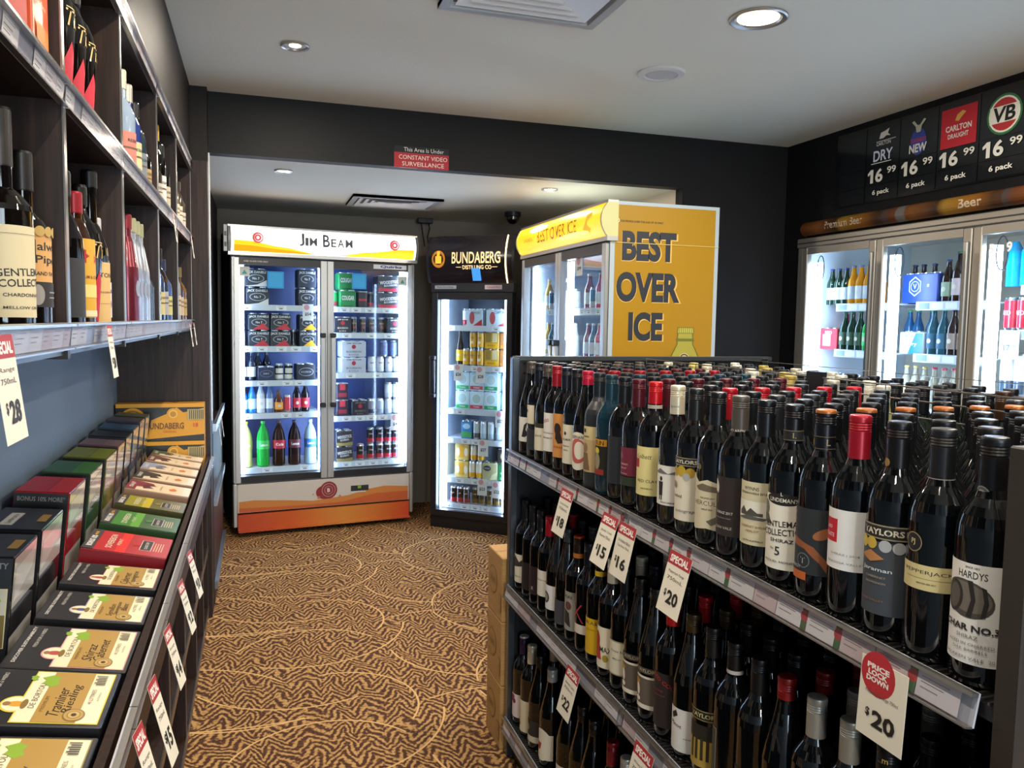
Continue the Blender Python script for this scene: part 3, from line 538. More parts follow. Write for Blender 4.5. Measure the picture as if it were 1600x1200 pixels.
MID = [
 (2.545, dict(cap=BK, key='m1', art=[L(-W1, .03, W1, .125, '#d2cbb6'), ('p', [(-.04, .1), (-.02, .12), (.0, .1), (.02, .115), (.03, .09), (-.03, .08)], '#34302a'), T(-.01, .05, .004, 'SHIRAZ 20', .03)]), 'bottle with cream torn-edge label at far end'),
 (2.445, dict(cap=BK, key='m2', ln=.055, art=[L(-W1, .03, -.035, .12, '#a02830'), L(-.035, .03, W1, .12, '#1a1414')]), 'dark bottle with slim red label edge'),
 (2.36, dict(cap=BK, key='m3', ln=.055, art=[L(-W1, .04, -.03, .13, '#b02c34'), L(-.03, .04, W1, .13, '#201416'), T(-.01, .06, .01, 'X', None, '#b8b0a8')]), 'dark bottle with red and black label'),
 (2.285, dict(cap='#a01424', key='m4', art=[L(-W1, .06, W1, .14, '#d6d2c4'), T(-.01, .11, .004, 'GRENACHE', .04)]), 'red-capped bottle with pale label near far end'),
 (2.205, dict(cap=NAVY, kind='burg', key='m5', art=[L(-W1, .045, W1, .118, '#d8d8d6'), ('c', -.025, .08, .018, '#3c3634'), ('c', -.025, .08, .012, '#8c8680')]), 'slope-shouldered bottle with white label and dark seal'),
 (2.09, dict(cap='#3a4046', kind='burg', key='m6', art=[L(-W1, .03, W1, .1, '#3c3c44')]), 'grey-capped slope-shouldered bottle with violet grey label'),
 (2.04, dict(cap='#241510', top='#b03c1c', key='m7', ln=.05, art=[L(-W1, .04, .045, .15, '#8e8c82'), ('p', [(-.03, .06), (-.028, .1), (-.005, .09), (.0, .05)], '#2c2a26'), ('c', -.01, .11, .012, '#5c3c30'), T(-.01, .135, .008, 'PURE', .03)], band=[('r', -.045, .243, .045, .256, '#a8621c')]), 'orange-necked bottle with grey sketch label'),
 (1.965, dict(cap=NAVY, key='m8', art=[L(-W1, .06, W1, .085, '#c9c0b0'), ('p', [(-.045, .09), (-.04, .09), (-.0, .14), (-.005, .14)], '#9c2c3c'), ('p', [(-.0, .09), (.005, .09), (-.035, .14), (-.04, .14)], '#9c2c3c')]), 'dark bottle with crossed red ribbon label'),
 (1.912, dict(cap=BK, key='m9', ln=.045, art=[L(-W1, .035, W1, .13, '#c9a018'), T(-.005, .118, .008, 'BLASS', .05, INK, b=.02), T(-.01, .1, .003, 'WOLF YELLOW', .03)], band=[('r', -.045, .236, .045, .252, '#c9a018')]), 'bottle with yellow label and yellow neck band'),
 (1.832, dict(cap='#c6c0ac', key='m10', art=[L(-W1, .03, .05, .135, '#d8cfb4'), ('e', -.03, .1, .012, .022, '#9c2420'), ('p', [(-.042, .05), (-.038, .09), (-.018, .09), (-.012, .05)], '#a83028'), ('c', .0, .056, .009, '#a08c30'), T(.0, .078, .014, 'MAX', .035, '#2c2622')]), 'cream-capped bottle with red figure label'),
 (1.775, dict(cap=NAVY, key='m11', art=[L(-W1, .045, .05, .13, '#8a8468'), L(-W1+.003, .048, .047, .127, '#d0c8b0'), T(-.005, .105, .006, 'Private Bin', .04, INK, b=0), T(-.005, .085, .004, 'MERLOT', .025)]), 'black-capped bottle with bordered cream label'),
 (1.69, dict(cap='#191713', kind='burg', key='m12', ln=.06, art=[L(-W1, .035, .05, .11, '#d8d0bc'), L(-.046, .045, .044, .105, '#5c5146'), ('e', -.030, .078, .007, .016, '#dcd5c6', .2), ('e', -.034, .094, .012, .006, '#b08a30'), ('e', -.028, .055, .008, .006, '#dcd5c6'), L(-.04, .116, .03, .13, '#3c3830'), T(-.005, .123, .008, 'TAYLORS', .055, '#a89c80')]), 'slope-shouldered bottle with white seahorse on brown label'),
 (1.60, dict(cap='#191713', kind='burg', key='m12', ln=.06, art=[]), 'second seahorse-label bottle beside the red-capped one'),
 (1.525, dict(cap='#b81a20', key='m14', ln=.056, art=[L(-W1, .03, W1, .15, '#221a1a'), T(-.004, .13, .009, 'RED COLT', .066, '#a8262c', rot=-25), T(-.02, .11, .004, 'SHIRAZ', .03, '#8c3c34'), T(-.015, .1, .003, 'MERLOT', .03, '#8c3c34')]), 'bright red-capped bottle with black colt label'),
 (1.405, dict(cap='#3a2c14', kind='burg', key='m15', ln=.055, art=[L(-W1, .02, .05, .11, '#d2cfc8'), ('p', [(-.035, .095), (-.02, .105), (-.015, .095), (-.03, .085)], INK), T(-.02, .075, .008, 'Pinot', .03, INK, rot=-8), T(.01, .05, .003, 'NOIR', .02)]), 'gold-patterned cap bottle with plain white label'),
 (1.345, dict(cap='#1b1b18', key='m16', ln=.06, art=[L(-W1, .03, .05, .115, '#a88c3c'), L(-W1, .085, .05, .115, '#1c1a14'), L(-.045, .125, .04, .145, '#8d7c50'), L(-.043, .127, .038, .143, '#191713'), T(-.002, .135, .009, 'TAYLORS', .06, '#b8a878', b=.03)]+[L(-.03+i*.012, .045, -.024+i*.012, .09, '#2c2614') for i in range(6)], band=[('c', -.015, .25, .007, '#6c5c30'), ('c', -.015, .25, .0055, '#1b1b18')]), 'black and gold label bottle beside white-necked one'),
 (1.27, dict(cap='#161719', key='m17', ln=.06, art=[L(-W1, .05, -.015, .14, '#8c8878'), L(-W1+.002, .052, -.017, .138, '#3a3c38')], band=[('r', -.05, .2455, .05, .2525, '#b8b6b0')]), 'black-capped bottle with white neck ring and small panel'),
 (1.205, dict(cap='#141518', key='m18', ln=.078, art=[L(-W1, .02, .05, .105, '#17181b'), T(-.015, .085, .008, 'Bin 2', .03, '#b8b2a8')]), 'all-black tall-necked bottle in lower row'),
 (1.115, dict(cap='#7c1618', kind='burg', key='m19', ln=.068, art=[]), 'dark red-capped slope-shouldered bottle near lower right'),
 (1.04, dict(cap='#98948a', key='m20', ln=.07, art=[]), 'silver-capped bottle near lower right'),
 (.955, dict(cap='#8c887c', key='m21', ln=.07, art=[]), 'silver-capped bottle behind the dollar twenty tag'),
 (.89, dict(cap='#17171a', key='m22', ln=.05, art=[], band=[T(0, .285, .006, 'm', None, '#c9a84a')]), 'black-capped bottle with yellow hand mark under the rail'),
 (.80, dict(cap='#17171a', key='m23', ln=.05, art=[]), 'black-capped patterned bottle at near end of middle shelf'),
]
for q in (12, 18, 19, 20, 21, 22):
    MID[q][1]['art'] = MID[11][1]['art'] if q == 12 else [L(-W1, .03, .05, .12, ('#d0ccc2', '#2a2626', '#c4bca4', '#1c1c1e', '#3a3630')[q-18])]
LOW = [
 (2.525, dict(cap='#2c1c4c', top='#c8c4b8', key='l1', art=[L(-W1, .03, W1, .11, '#d0c4c0'), ('c', -.03, .09, .010, '#8c2c4c'), ('c', -.015, .085, .009, '#6c1c40'), ('c', -.02, .1, .008, '#8c2c4c')]), 'purple-necked bottle with berry label on bottom shelf'),
 (2.42, dict(cap='#c8c2ae', key='l2', art=[L(-W1, .02, W1, .125, '#cdc4a6'), ('p', [(-.035, .11), (-.03, .11), (-.028, .06), (-.036, .05)], '#a82c28'), ('c', -.028, .045, .008, '#8c6c2c')]), 'cream-capped bottle with red ribbon label on bottom shelf'),
 (2.335, dict(cap='#141318', key='l3', kind='burg', art=[L(-W1, .03, W1, .10, '#2a2422'), L(-W1, .03, W1, .05, '#b8b0a0'), ('c', -.03, .075, .012, '#8c8478')], band=[('r', -.045, .243, .045, .253, '#5c2a2c')]), 'slope-shouldered bottle with crescent label on bottom shelf'),
 (2.23, dict(cap='#a4a4a2', key='l4', kind='burg', ln=.05, art=[('e', -.012, .075, .04, .05, '#d4ccb8'), L(-.05, .03, .03, .11, '#d4ccb8'), ('p', [(-.04, .08), (-.01, .08), (-.015, .06), (-.025, .055), (-.035, .06)], '#a02c2c')]), 'silver-capped bottle with red wine bowl label'),
 (2.08, dict(cap='#141518', kind='burg', key='l5', art=[L(-W1, .03, W1, .09, '#c4bcae')]), 'large dark slope-shouldered bottle left of the twenty-two tag'),
 (1.985, dict(cap='#141518', kind='burg', key='l6', art=[L(-W1, .03, W1, .09, '#23211f')]), 'dark bottle just behind the twenty-two tag'),
 (1.905, dict(cap='#141518', kind='burg', key='l7', art=[L(-W1, .03, W1, .09, '#1d1d20')]), 'dark slim-necked bottle right of the twenty-two tag'),
 (1.79, dict(cap='#7c1424', key='l8', art=[L(-W1, .03, W1, .12, '#c8c0b0')]), 'wine-red-capped bottle on bottom shelf'),
 (1.71, dict(cap='#b4b0a4', key='l9', art=[L(-W1, .03, W1, .12, '#8c8878')]), 'pale-capped bottle on bottom shelf by special tag'),
 (1.62, dict(cap='#141518', key='l10', art=[L(-W1, .03, W1, .12, '#c8c0b0')]), 'black-capped bottle on bottom shelf behind special tag'),
 (1.53, dict(cap='#141518', key='l11', art=[L(-W1, .03, W1, .12, '#b0a890')]), 'black-capped bottle nearest the picture bottom on bottom shelf'),
]
XF = .857; ZT, ZM, ZL = 1.066, .602, .135
rnd = random.Random(11)
alt = ['#131417', '#131417', BU, '#101216', '#8e1422', '#17181c', '#1c1c1e', '#3c3a38']
RZ = -pi/2
def jit(): return rnd.uniform(-.0004, .0004)
def spread(rows):
    ys = [r[0] for r in rows]; rad = [.0383 if r[1].get('kind') == 'burg' else .0377 for r in rows]
    for _ in range(400):
        for i in range(len(ys)-1):
            need = rad[i]+rad[i+1]+.001; gap = ys[i]-ys[i+1]
            if gap < need: d = (need-gap)/2; ys[i] += d; ys[i+1] -= d
        if ys[0] > 2.503: ys[0] = 2.503
        if ys[-1] < .722: ys[-1] = .722
    return [(y, r[1], r[2]) for y, r in zip(ys, rows)]
TOP, MID, LOW = spread(TOP), spread(MID), spread(LOW)
for sh, (rows, z, nx0, nm) in enumerate(((TOP, ZT, 6, 'top'), (MID, ZM, 3, 'middle'), (LOW, ZL, 2, 'bottom'))):
    for k, (y, sp, ds) in enumerate(rows):
        nx = nx0 if not (sh == 1 and k < 8) else 2
        lab = ds if len(ds.split()) >= 9 else ds+' on '+nm+' shelf'
        if len(lab.split()) > 16: lab = ds
        wine(sp, (XF, y, z), RZ+(.50 if y < 1.3 else .64)+rnd.uniform(-.05, .05), lab, f'wine bottles along the front of the {nm} shelf', seg=24)
        caps = [sp['cap']]*(nx-1)
        if sh == 0:
            o_ = {6: '#8e1422', 11: '#16171b', 12: '#16171b', 13: '#a81422', 15: '#17181c', 19: '#1c1c1e', 3: '#131417', 5: BU}.get(k)
            if o_: caps = [o_]*(nx-1)
        short = ds.split(' with ')[0] if ' with ' in ds else ds
        for j in range(1, nx):
            c = caps[j-1]; s2 = dict(sp); s2['cap'] = c; s2.pop('band', None)
            key = ' '.join([w for w in ds.replace('bottle ', '').replace('nearest ', '').split()][-4:])
            cn = 'red-capped' if c in ('#a81422', '#8e1422', '#b4121e', '#9c1426', '#b01838', RD) else 'wine-red-capped' if c in (BU, '#7c1424', '#7c1618') else 'pale-capped' if c in ('#cdc5ae', CRM, '#c6c0ac', '#c8c2ae', '#98948a', '#8c887c', '#a4a4a2', '#b4b0a4') else 'dark-capped'
            wn = ('right behind', 'second behind', 'third behind', 'fourth behind', 'fifth behind')[j-1]
            key = dict(bord='', burg='').get('x', '')+ds.split(' with ')[-1] if ' with ' in ds else ds
            lab = f'{cn} {nm} shelf bottle {wn} the one with {key}' if ' with ' in ds else f'{cn} {nm} shelf bottle {wn} the {key}'
            if len(lab.split()) > 16: lab = ' '.join(lab.replace(' the one with', ' front').split()[:16])
            wine(s2, (XF+.0782*j+jit()*.3, y+jit(), z), RZ+.5, lab, f'wine bottles in the back rows of the {nm} shelf', labelled=(j == 1), seg=14)
# far side of the wire divider: seen only as caps and shoulders
FC = ['#c9c4ae', '#14161a', '#b9a95c', '#c2bda8', '#14161a', '#1a1b1e', '#cfcabb', '#1a1b1e', '#a8934c', '#14161a', '#b5b0a0', '#14161a', '#cfcabb', '#14161a', '#15161a', '#15161a', '#2a2b2d', '#15161a', '#15161a', '#1a1b1e', '#15161a', '#3a2418']
for j in range(4):
    for k in range(20):
        y = 2.46-.083*k-.03*(j % 2); c = FC[(k+j*2) % 22] if k < 13 else FC[13+(k*3+j) % 9]
        sp = dict(cap=c, kind='bord' if (k+j) % 3 else 'burg', glass=G_WHITE if c in ('#c9c4ae', '#b9a95c', '#cfcabb') else G_GREEN)
        cn = 'pale-capped' if c in ('#c9c4ae', '#c2bda8', '#9c9688', '#cfcabb', '#c7c2ac', '#b5b0a0') else 'gold-capped' if c in ('#b9a95c', '#a8934c') else 'black-capped'
        wine(sp, (1.347+.0815*j+jit()*.5, y+jit(), ZT), pi/2, f'{cn} bottle beyond wire divider, {ORD[j]} row past it, {ORD[k]} from the pegboard end', 'wine bottles beyond the wire divider', seg=12)

# ================================================================ GONDOLA
g = empty('wine_rack', (1.3, 1.6, 0)); tag(g, 'black double-sided steel shop rack filled with wine bottles on three shelves', 'rack')
def gchild(b, name, par=None, smooth=False):
    o = b.obj(name, None, smooth=smooth); o.parent = par or g
    o.matrix_parent_inverse = Matrix.Translation(g.location).inverted() if par is None else Matrix.Identity(4)
    return o
DK = M('#17181b', 'satin'); GY0, GY1 = .69, 2.545
b = MB(); b.box(.82, 1.79, 2.552, 2.562, .02, 1.375, PEG); gchild(b, 'pegboard_end')
b = MB(); b.box(.82, 1.79, .655, .665, .02, 1.36, M('#2a2622', 'satin')); gchild(b, 'end_panel')
b = MB(); b.box(1.294, 1.306, .665, 2.55, .1, 1.04, PEG); gchild(b, 'pegboard_spine')
b = MB(); b.box(.83, 1.78, .67, 2.55, .0, .095, DK); gchild(b, 'plinth')
for x, y, zt, m in ((.822, 2.548, 1.382, M('#6f7780', 'metal')), (1.79, 2.548, 1.382, DK), (1.30, 1.64, 1.05, DK), (.822, .665, 1.37, M('#302b28', 'satin')), (1.79, .665, 1.37, DK)):
    b = MB(); b.box(x-.012, x+.012, y-.012, y+.02, 0, zt, m, .002); gchild(b, 'upright')
b = MB(); b.box(.82, 1.82, 2.54, 2.575, 1.372, 1.386, M('#34373b', 'satin')); gchild(b, 'top_bar')
for z in (ZT, ZM, ZL):
    b = MB(); b.box(.812, 1.293, GY0-.02, GY1, z-.022, z-.004, DK)
    y = GY0
    while y < GY1:      # wire deck, only the front comb is visible
        b.box(.812, .90, y, y+.0032, z-.004, z-.0005, M('#7a7874', 'metal')); y += .0125
    gchild(b, 'shelf')
b = MB(); b.box(1.293, 1.79, GY0-.02, GY1, ZT-.02, ZT-.001, DK); gchild(b, 'shelf')
b = MB()
def wire(pts, r=.0017, m=M('#9a958a', 'metal')): b.tube(pts, r, m, 5)
for z in (1.379, 1.352, 1.318): wire([(1.292, .68, z), (1.292, 1.60, z)]); wire([(1.292, 1.66, z), (1.292, 2.52, z)])
for y in (.70, .80, .91, 1.03, 1.15, 1.27, 1.40, 1.52, 1.59, 1.67, 1.80, 1.93, 2.06, 2.19, 2.32, 2.45, 2.52): wire([(1.294, y, 1.379), (1.294, y, ZT)], .0013)
for y in (1.60, 1.66): wire([(1.297, y, 1.379), (1.297, y, ZT)], .003)
b.box(1.291, 1.303, 1.60, 1.66, ZT, 1.392, DK); gchild(b, 'wire_divider', smooth=True)
b = MB()
for z in (1.378, 1.35): wire([(1.66, .7, z), (1.66, 2.5, z)], .0012)
gchild(b, 'wire_rail', smooth=True)
# price rails with paper tickets
def rail_local(length, seed, colour=True):
    """rail along +X local, face towards -Y"""
    r = random.Random(seed); b = MB()
    b.box(0, length, .0, .003, -.040, .002, M('#aaabb2', 'satin')); b.box(0, length, -.0105, .0, -.0025, .002, M('#b4b2ae', 'metal')); b.box(0, length, -.0105, .0, -.041, -.0385, M('#a6a3a0', 'metal'))
    x = .004; f = plane((0, -.001, 0), (1, 0, 0), (0, 0, 1)); pr = []
    while x < length-.03:
        w = r.uniform(.055, .075); w = min(w, length-x-.004)
        if r.random() < .88:
            c = r.choice(['#ece8e2', '#e6dedc', '#efece8', '#dcc8c4', '#f0eee8'])
            pr += [('r', x, -.037, x+w, -.003, c)]
            for q in range(3): pr.append(('r', x+.006, -.011-q*.007, x+w*(.75-.12*q), -.0095-q*.007, '#b0aaa6' if q == 0 else '#8d8884'))
            if colour and r.random() < .6: pr += [('r', x+w-.012, -.037, x+w, -.003, '#3f6a3c'), ('c', x+w-.006, -.016, .0085, '#b8343a')]
        x += w+.0015
    b.decal(f, pr, off=.0002, step=.00002)
    c = MB(); c.box(0, length, -.0098, -.0085, -.0385, -.0025, RAILCLR)
    return b, c
def rail(X, Y0, Y1, z, tilt, facing, seed, parent, colour=True):
    """facing -1: towards -X (wine rack), +1: towards +X (left shelves). z is the rail's top edge"""
    b, c = rail_local(abs(Y1-Y0), seed, colour)
    # local +X runs along -Y world when facing -X, along +Y when facing +X
    rz = -pi/2 if facing < 0 else pi/2
    loc = (X, Y1 if facing < 0 else Y0, z)
    o = b.obj('price_rail', None, smooth=False); o.rotation_euler = (tilt, 0, rz); o.location = loc
    o.parent = parent; o.matrix_parent_inverse = Matrix.Translation(parent.location).inverted()
    k = c.obj('clear_cover', o, smooth=False); return o
for z, s in ((1.071, 3), (.606, 4), (.138, 5)):
    rail(.806, .70, 1.625, z, -.18, -1, s, g, z > 1); rail(.806, 1.632, 2.548, z, -.18, -1, s+10, g, z > 1)
# hanging tickets
def special(Y, z, w, h, price, lines, label, head='SPECIAL', X=.7887, facing=-1, tilt=.22, disc=False, yaw=0):
    b = MB(); f = plane((0, 0, 0), (1, 0, 0), (0, 0, 1)); g_ = plane((0, -.0007, 0), (1, 0, 0), (0, 0, 1))
    b.box(-w/2, w/2, -.0006, 0, -h, 0, M('#ddd6c4'))
    pr = []
    if disc:
        pr += [('c', -w*.12, -h*.17, w*.37, '#b02830'), T(-w*.12, -h*.09, h*.07, 'PRICE', w*.48, '#ece4dc', b=.04), T(-w*.12, -h*.17, h*.07, 'LOCK', w*.42, '#ece4dc', b=.04), T(-w*.12, -h*.25, h*.07, 'DOWN', w*.48, '#ece4dc', b=.04)]
    else: pr += [('r', -w/2, -h*.22, w/2, 0, '#a02a30'), T(0, -h*.12, h*.12, head, w*.82, '#ece4dc', b=.04)]
    for i, s in enumerate(lines): pr.append(T(0, -h*((.42 if disc else .33)+.1*i), h*.055, s, w*.7, '#5a5450', b=0))
    n = len(price); pr += [T(-w*.27, -h*.68, h*.12, '$', None, '#191512', b=.03), T(w*.08, -h*.72, h*.22, price, w*.5, '#191512', b=.035)]
    b.decal(g_, pr, off=.0001, step=.0001)
    o = b.obj('price_ticket', None, (X, Y, z), (tilt, 0, (-pi/2 if facing < 0 else pi/2)+yaw), smooth=False)
    tag(o, label, 'price ticket', 'hanging price tickets'); return o
special(1.965, 1.054, .084, .122, '18', ['Grant Burge', '750mL'], 'small cream eighteen dollar special ticket hanging from top rail of wine rack', tilt=-.25)
special(1.688, 1.052, .084, .122, '15', ['Jacobs Creek', 'Reserve 750mL'], 'cream fifteen dollar special ticket, left of the touching pair on top rail', tilt=-.30)
special(1.598, 1.052, .084, .122, '16', ['St Hallett Black', 'Clay Shiraz 750mL'], 'cream sixteen dollar special ticket, right of the touching pair on top rail', tilt=-.22)
special(1.362, 1.052, .084, .122, '20', ['Pepperjack Range', '750mL'], 'cream twenty dollar ticket with red SPECIAL head on top rail', tilt=-.25)
special(.828, 1.056, .082, .108, '20', ['Pepperjack Range 750ml'], 'large twenty dollar ticket with red PRICE LOCK DOWN disc on near rail', disc=True, tilt=-.05, X=.7887)
special(1.895, .588, .084, .125, '22', ['Annies Lane', '750mL'], 'cream twenty-two dollar special ticket hanging from the middle rail', tilt=-.25)
special(1.488, .590, .084, .125, '22', ['Winery Range', '750mL'], 'special ticket on middle rail cut off by the picture bottom', tilt=-.25)
# cartons at the rack's far end
CM = '#7d5f34'
for i in range(3):
    b = MB(); z = .229*i; b.box(-.165, .165, -.088, .088, 0, .228, CARTON, .003)
    f = plane((-.1655, 0, .114), (0, -1, 0), (0, 0, 1))
    b.decal(f, [('c', -.02, .01, .05, CM), ('c', -.02, .01, .046, '#a9824b'), ('r', -.065, -.005, .025, .03, '#a07a44'), T(-.02, .01, .02, 'WINERY', .06, CM), ('r', .05, -.08, .08, -.02, CM), ('r', .052, -.078, .078, -.022, '#a9824b'), T(.065, -.05, .012, '6', None, CM)])
    b.decal(plane((0, 0, .2282), (1, 0, 0), (0, 1, 0)), [('r', -.165, -.003, .165, .003, '#8f6c3c')])
    tag(b.obj('carton', None, (.965, 2.672, z), smooth=False), ['brown cardboard wine carton at bottom of stack by rack end', 'brown cardboard wine carton in middle of stack by rack end', 'brown cardboard wine carton on top of stack by rack end'][i], 'carton', 'cartons stacked at the rack end')
# ================================================================ LEFT: SPIRITS SHELVING AND CASK WINE COUNTER
s = empty('spirits_shelving', (-.47, 2.4, 1.42)); tag(s, 'dark timber pigeonhole shelving of spirits along the left wall', 'shelving')
def child_of(t, b, name, smooth=False, par=None):
    o = b.obj(name, None, smooth=smooth); o.parent = par or t; o.matrix_parent_inverse = Matrix.Translation(t.location).inverted() if not par else Matrix.Identity(4); return o
POSTS = [.17, .84, 1.508, 2.112, 2.827, 3.47, 4.185]
b = MB(); b.box(-.638, -.63, .15, 4.19, 1.42, 2.24, M('#17110e', 'satin')); child_of(s, b, 'back_panel')
for y in POSTS:
    b = MB(); b.box(-.628, -.302, y-.009, y+.009, 1.425, 2.24, WOOD); b.box(-.302, -.2995, y-.0095, y+.0095, 1.485, 2.24, M('#8a8580', 'metal')); child_of(s, b, 'upright')
for z in (1.452, 1.848, 2.205):
    b = MB(); b.box(-.628, -.302, .15, 4.19, z, z+.022, WOOD); child_of(s, b, 'shelf_board')
b = MB(); b.box(-.628, -.308, .15, 4.176, 1.432, 1.45, M('#5f6a75', 'satin')); child_of(s, b, 'underside_board')
seed = 40
for z in (1.484, 1.880, 2.236):
    for i in range(len(POSTS)-1):
        rail(-.298, POSTS[i]+.004, POSTS[i+1]-.004, z, .12, 1, seed, s, False); seed += 1
b = MB(); b.box(-.3, -.224, 4.176, 4.204, 0, 2.245, WOOD); b.box(-.64, -.3, 4.19, 4.204, 0, 1.45, WOOD)
child_of(s, b, 'end_panel')

# ---- bottles on it
GB_ = M('#0b0807', 'wine'); CLR = named('clear_spirit', b_liquid('#b9c6cf', .05, .5)); AMB = M('#2a1408', 'wine'); BLU = named('blue_spirit', b_liquid('#5b6f9c', .06, .4))
def spirit(y, z, prof, mat, cap, art, R, label, x=-.335, capm='cap', key=None, band=None, rf=None, sx=1, rz=pi/2-.35):
    x = min(x, -.310-R); b = MB(); b.lathe([(.0001, 0)]+prof, mat, 22, sy=sx); o = b.obj('spirit_bottle', None, (x, y, z), (0, 0, rz)); tag(o, label, 'bottle', 'spirit bottles on the wall shelving')
    c = MB(); r, z0, z1 = cap[:3]; m = M(cap[3], capm)
    c.lathe([(r*.97, z0), (r, z0+.002), (r, z1-.004), (r*.9, z1), (.0001, z1)], m, 18); c.obj('cap', o)
    if art:
        l = MB(); l.decal(cyl(R+.0004, rf=rf), art, du=.008); l.obj('label', o)
    return o
def P_(r, hb, hs, rn, h): # body radius, body height, shoulder top, neck radius, height
    return [(r*.94, .001), (r, .006), (r, hb*.5), (r, hb), (r*.96, hb+(hs-hb)*.25), (r*.72, hb+(hs-hb)*.62), (rn*1.35, hb+(hs-hb)*.88), (rn, hs), (rn, h-.002), (rn*.8, h)]
ZS = 1.4745
# bay 2 (first in view)
spirit(1.335, ZS, P_(.039, .172, .205, .0145, .31), GB_, (.0155, .235, .318, '#2e2a28'), [L(-.06, .02, .06, .15, '#cbbd98'), T(-.0, .085, .011, 'GENTLEMANS', .10, INK, rot=3), T(.0, .070, .011, 'COLLECTION', .09, INK, rot=3), T(0, .052, .005, 'CHARDONNAY No 4', .08), T(0, .034, .004, 'MELLOW ORIGINAL', .08), ('e', .03, .12, .010, .016, '#8c8470'), L(-.05, .138, .05, .1385, INK)], .039, 'large dark bottle with ornate cream label at near end of spirits shelf', x=-.34)
spirit(1.437, ZS, P_(.037, .150, .185, .014, .27), GB_, (.0155, .215, .276, '#1c1a1a'), [L(-.06, .075, .06, .15, '#c8965a'), T(-.0, .128, .017, 'Galway', .075, INK), T(.0, .108, .016, 'Pipe', .045, INK), T(0, .088, .006, 'GRAND TAWNY', .065), L(-.06, .036, .06, .074, '#231f1e'), ('e', -.02, .055, .011, .016, '#8a8580'), L(0, .05, .03, .052, '#8a8580'), L(0, .058, .035, .06, '#8a8580')]+[('c', -.045+i*.015, .153, .008, '#b09050') for i in range(7)], .037, 'dark tawny port bottle with orange label beside the ornate cream one', x=-.338)
# bay 3
spirit(1.600, ZS, P_(.033, .16, .2, .013, .27), CLR, (.0145, .24, .275, '#8c1420'), [L(-.04, .03, .04, .12, '#b8c0c8')], .033, 'clear bottle with pale label behind the yellow-necked dark bottle', x=-.38)
spirit(1.70, ZS, P_(.034, .15, .215, .0135, .285), GB_, (.0145, .245, .292, '#141414'), [L(-.045, .02, .045, .13, '#2c2c30')], .034, 'dark bottle with charcoal label nearest the upright in its bay', x=-.345)
b_ = bpy.data.objects[-1] if False else None
spirit(1.80, ZS, P_(.0355, .145, .215, .0145, .262), AMB, (.0160, .225, .268, '#8c1422'), [L(-.05, .02, .05, .175, '#c9982c'), T(0, .14, .026, 'Ka', .05, '#a82018', b=.04), T(0, .10, .006, 'RUM & COFFEE', .05, '#6c2c14'), L(-.02, .06, .02, .085, '#e0c070'), L(-.05, .022, .05, .034, '#d8c8a0')], .036, 'coffee liqueur bottle with yellow label and red lettering', x=-.335)
def tia(y, z, label, x=-.352):
    b = MB(); pr = [(.0001, 0), (.028, .001), (.031, .006), (.035, .06), (.041, .14), (.041, .17), (.037, .195), (.028, .215), (.016, .232), (.0135, .245), (.0135, .29), (.011, .292)]
    b.lathe(pr, GB_, 22); o = b.obj('spirit_bottle', None, (x, y, z), (0, 0, pi/2-.3)); tag(o, label, 'bottle', 'black liqueur bottles with red diamonds')
    rf = lambda v: (.031+(v-.006)*.0742 if v < .06 else .035+(v-.06)*.075 if v < .14 else .0410 if v < .17 else .041-(v-.17)*.16)
    l = MB(); l.decal(cyl(.037, rf=lambda v: rf(v)+.0004), [('p', [(-.022, .012), (.012, .012), (.016, .06), (.012, .095), (.0, .118), (-.022, .07)], '#b0142a'), T(.006, .158, .030, 'Tia', .045, '#b89a5c', b=0, sl=.25), ('r', -.012, .175, .03, .177, '#b89a5c')], du=.006); l.obj('label', o)
    c = MB(); c.lathe([(.0145, .25), (.0155, .252), (.0155, .288), (.014, .294), (.0001, .294)], M('#101010', 'cap'), 18); c.obj('cap', o); return o
tia(1.885, ZS, 'black bottle with red diamond, on lower spirits shelf beside the yellow label')
spirit(1.968, ZS, P_(.035, .155, .225, .0145, .325), GB_, (.0165, .30, .338, '#0e0e0e'), [L(-.05, .01, .05, .14, '#c8a468'), T(0, .112, .010, 'STONES', .06), T(0, .075, .004, 'GINGER WINE', .06, '#8c4c34'), L(-.035, .05, .035, .0505, INK)], .037, 'tallest dark bottle in its bay with tan label', x=-.336)
spirit(2.045, ZS, P_(.030, .135, .19, .013, .24), M('#cfd0d6', 'gloss'), (.0145, .21, .245, '#c0c0c4'), [L(-.04, .02, .04, .1, '#dcd8da'), T(0, .08, .009, 'AVANT', .045, '#3c4c7c'), ('c', 0, .05, .010, '#9a6c8c')], .032, 'small pearly white bottle right of the tallest dark one', x=-.352)
